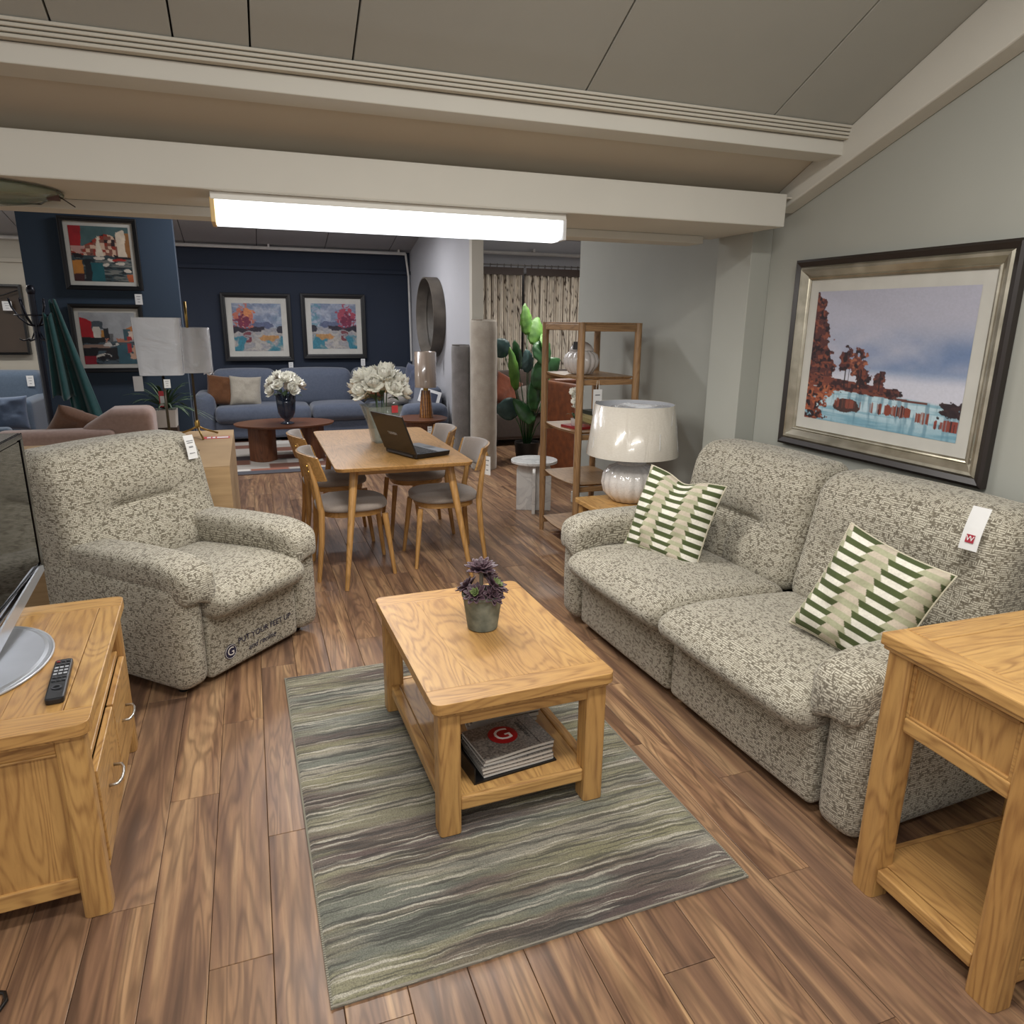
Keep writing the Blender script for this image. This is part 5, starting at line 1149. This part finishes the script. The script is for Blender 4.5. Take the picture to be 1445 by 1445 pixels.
ps = thing('blush_sofa', 'blush pink corduroy sofa behind the cardboard boxes', 'sofa', (-1.2, 6.20, 0)); sb('base', -.50, .42, -.3, .02, .05, .58, .06, PINK, ps); sb('arm', .24, .47, -.30, .01, .05, .80, .09, PINK, ps, crown=(.02, 0, .03)); sb('backrest', -.55, .24, -.36, -.16, .3, .80, .06, PINK, ps); soft('headrest', (.50, .30, .36), (.23, -.16, .76), .06, PINK, ps, .05, lambda P, h: np.stack([P[:, 0], P[:, 1], P[:, 2]-.16*np.clip(-P[:, 0]/h[0]-.1, 0, 1)*(P[:, 2] > -.1)], 1))
smallpillow('crumpled brown cushion on the blush sofa', (-1.27, 6.1, .775), (38, 25, 20), .36, '7C5A45', '4A3226', 'cushion on the blush sofa')
pb = thing('potted_dracaena', 'spiky dark green plant in a square white planter behind the box', 'plant', (-.70, 6.62, 0)); mk('plinth', B().box(-.08, .08, -.08, .08, 0, .70), plain('4A3A2E', .6), pb, bevel=.003); mk('pot', B().prism(rrect(-.085, .085, -.085, .085, .01), .702, .85, .9), WHITE, pb, bevel=.003)
for i in range(60):
    a = i*2.4; L = .34+.14*((i*7) % 5)/5; up = .25+.95*((i*3) % 7)/7
    def fn(u, v): 
        r_ = L*v; return ((u-.5)*.026*(1-v)**.5+.0, r_*math.cos(up)+0*.1, .80-.8+.26*v*math.sin(up)*1.9-.22*v*v+.0)
    mk('leaf', B().sheet(fn, 1, 7, .0008), LEAF, pb, smooth=True, loc=(0, 0, .85), rot=(0, 0, a))
mk('hanging_tag', B().box(-.028, .028, -.001, .001, -.13, 0), plain('C3343C', .5), pb, loc=(.0, -.13, 1.01), label='red and white hanging tag'); mk('tag_panel', B().box(-.020, .020, -.002, -.0012, -.12, -.04), CARD, pb, loc=(.0, -.13, 1.01)); 
tt = mk('paper_tag', B().box(-.035, .035, -.001, .001, -.12, 0), CARD, pb, loc=(-.17, -.10, 1.13))
IRON = plain('1C1E2A', .35, .3)
cs = thing('coat_stand', 'dark metal coat stand with curled hooks in front of the slate blue panel', 'coat stand', (-1.53, 6.56, 0))
mk('pole', B().tube([(0, 0, .03), (0, 0, 1.76)], .022, 14), IRON, cs, smooth='auto'); mk('knob', B().lathe([(.001, 1.74), (.026, 1.755), (.032, 1.785), (.022, 1.815), (.001, 1.823)], 18, cap=False), IRON, cs, smooth=True)
mk('hoop', B().tube([(.13*math.cos(a*PI/16), .13*math.sin(a*PI/16), 1.60) for a in range(33)], .006, 6, cap=False), IRON, cs, smooth=True)
for k in range(6):
    a = k*PI/3+.2; c_, s_ = math.cos(a), math.sin(a)
    mk('hook', B().tube([(.015*c_, .015*s_, 1.52), (.05*c_, .05*s_, 1.53), (.10*c_, .10*s_, 1.58), (.14*c_, .14*s_, 1.66), (.15*c_, .15*s_, 1.71)], .007, 8).lathe([(.001, -.01), (.011, 0), (.001, .01)], 10, (.15*c_, .15*s_, 1.715), cap=False), IRON, cs, smooth=True)
    mk('lower_hook', B().tube([(.015*c_, .015*s_, 1.48), (.04*c_, .04*s_, 1.42), (.10*c_, .10*s_, 1.41), (.12*c_, .12*s_, 1.425)], .006, 8), IRON, cs, smooth=True)
    if k % 2 == 0: mk('foot', B().tube([(.02*c_, .02*s_, .12), (.12*c_, .12*s_, .06), (.24*c_, .24*s_, .012)], .011, 8), IRON, cs, smooth=True)
TEAL = cloth('teal_velvet', '1F5656', '0C2A2C', 30.)
th = thing('teal_throw', 'teal velvet throw hanging from the coat stand', 'throw', (-1.38, 6.46, 1.70))
def thr(ph, x0, x1, z1, wd0, wd1):
    def fn(u, v):
        w2 = wd0+(wd1-wd0)*v; return (x0+(x1-x0)*v+(u-.5)*w2, .03*math.sin(u*13+ph+v*1.5)*(.4+v)+.02*math.sin(u*5+ph), -z1*v+.02*math.sin(u*9))
    return B().sheet(fn, 30, 24, .006)
mk('fold', thr(0, .0, .17, 1.16, .05, .26), TEAL, th, smooth=True); mk('fold', thr(2, -.035, .0, .62, .07, .16), TEAL, th, smooth=True, loc=(0, -.03, -.10))
# far left: beige bay with pale blue seats
fs = thing('pale_blue_sofa', 'pale blue sofa by the beige wall at the far left', 'sofa', (-2.75, 9.5, 0)); sb('base', -.7, .42, -.35, .4, .06, .45, .06, BLUEC, fs); sb('backrest', -.7, .45, .15, .42, .4, .98, .07, BLUEC, fs, crown=(0, .02, .01)); sb('arm', .36, .50, -.55, .35, .06, .72, .05, BLUEC, fs); pt_ = price_tag(fs, (.36, .13, .93), w_=.07, h_=.12)
fa = thing('pale_blue_armchair', 'pale blue armchair seat in front of the pale blue sofa', 'armchair', (-2.55, 8.3, 0)); sb('base', -.6, .30, -.3, .3, .06, .42, .05, BLUEC, fa); sb('arm', -.6, .34, -.36, -.22, .06, .56, .04, BLUEC, fa); sb('backrest', -.62, -.4, -.3, .3, .3, .8, .06, BLUEC, fa)
sc2 = smallpillow('pale blue cushion standing on the far left armchair', (-2.33, 8.30, .66), (-10, 0, 5), .42, '66768C', '45526A', 'cushion on the far left armchair'); sc2.scale = (1, 1, .8)
sm = thing('shadow_box_mirror', 'dark framed wall mirror on the beige wall at the far left edge', 'mirror', (-2.80, 10.68, 1.54)); mk('frame', frame_ring(.44, .84, [(0, 0), (0, .08), (.025, .085), (.03, .03), (.03, 0)]), BLACK, sm); bxo('panel', (-.195, .195, -.02, -.01, -.39, .39), plain('4A3C30', .3), sm, bevel=0); price_tag(sm, (.06, -.10, .22), w_=.10, h_=.11)
b = B(); b.tube([(-.2, -.09, .33), (0, -.10, .28), (.19, -.09, .35)], .008, 6); mk('wire_rail', b, BLACK, sm, smooth=True)
ws = thing('wall_socket', 'small white socket plate on the beige wall near the blue panel edge', 'socket', (-2.44, 10.695, 1.16)); bxo('plate', (-.04, .04, -.012, 0, -.06, .06), WHITE, ws); bxo('switch', (-.012, .012, -.018, -.012, -.02, .02), plain('5A564E', .5), ws, bevel=.001)
ws2 = thing('wall_notice', 'small pale notice above the socket on the beige wall', 'notice', (-2.44, 10.695, 1.38)); bxo('sheet', (-.06, .06, -.004, 0, -.09, .09), CARD, ws2, bevel=0);
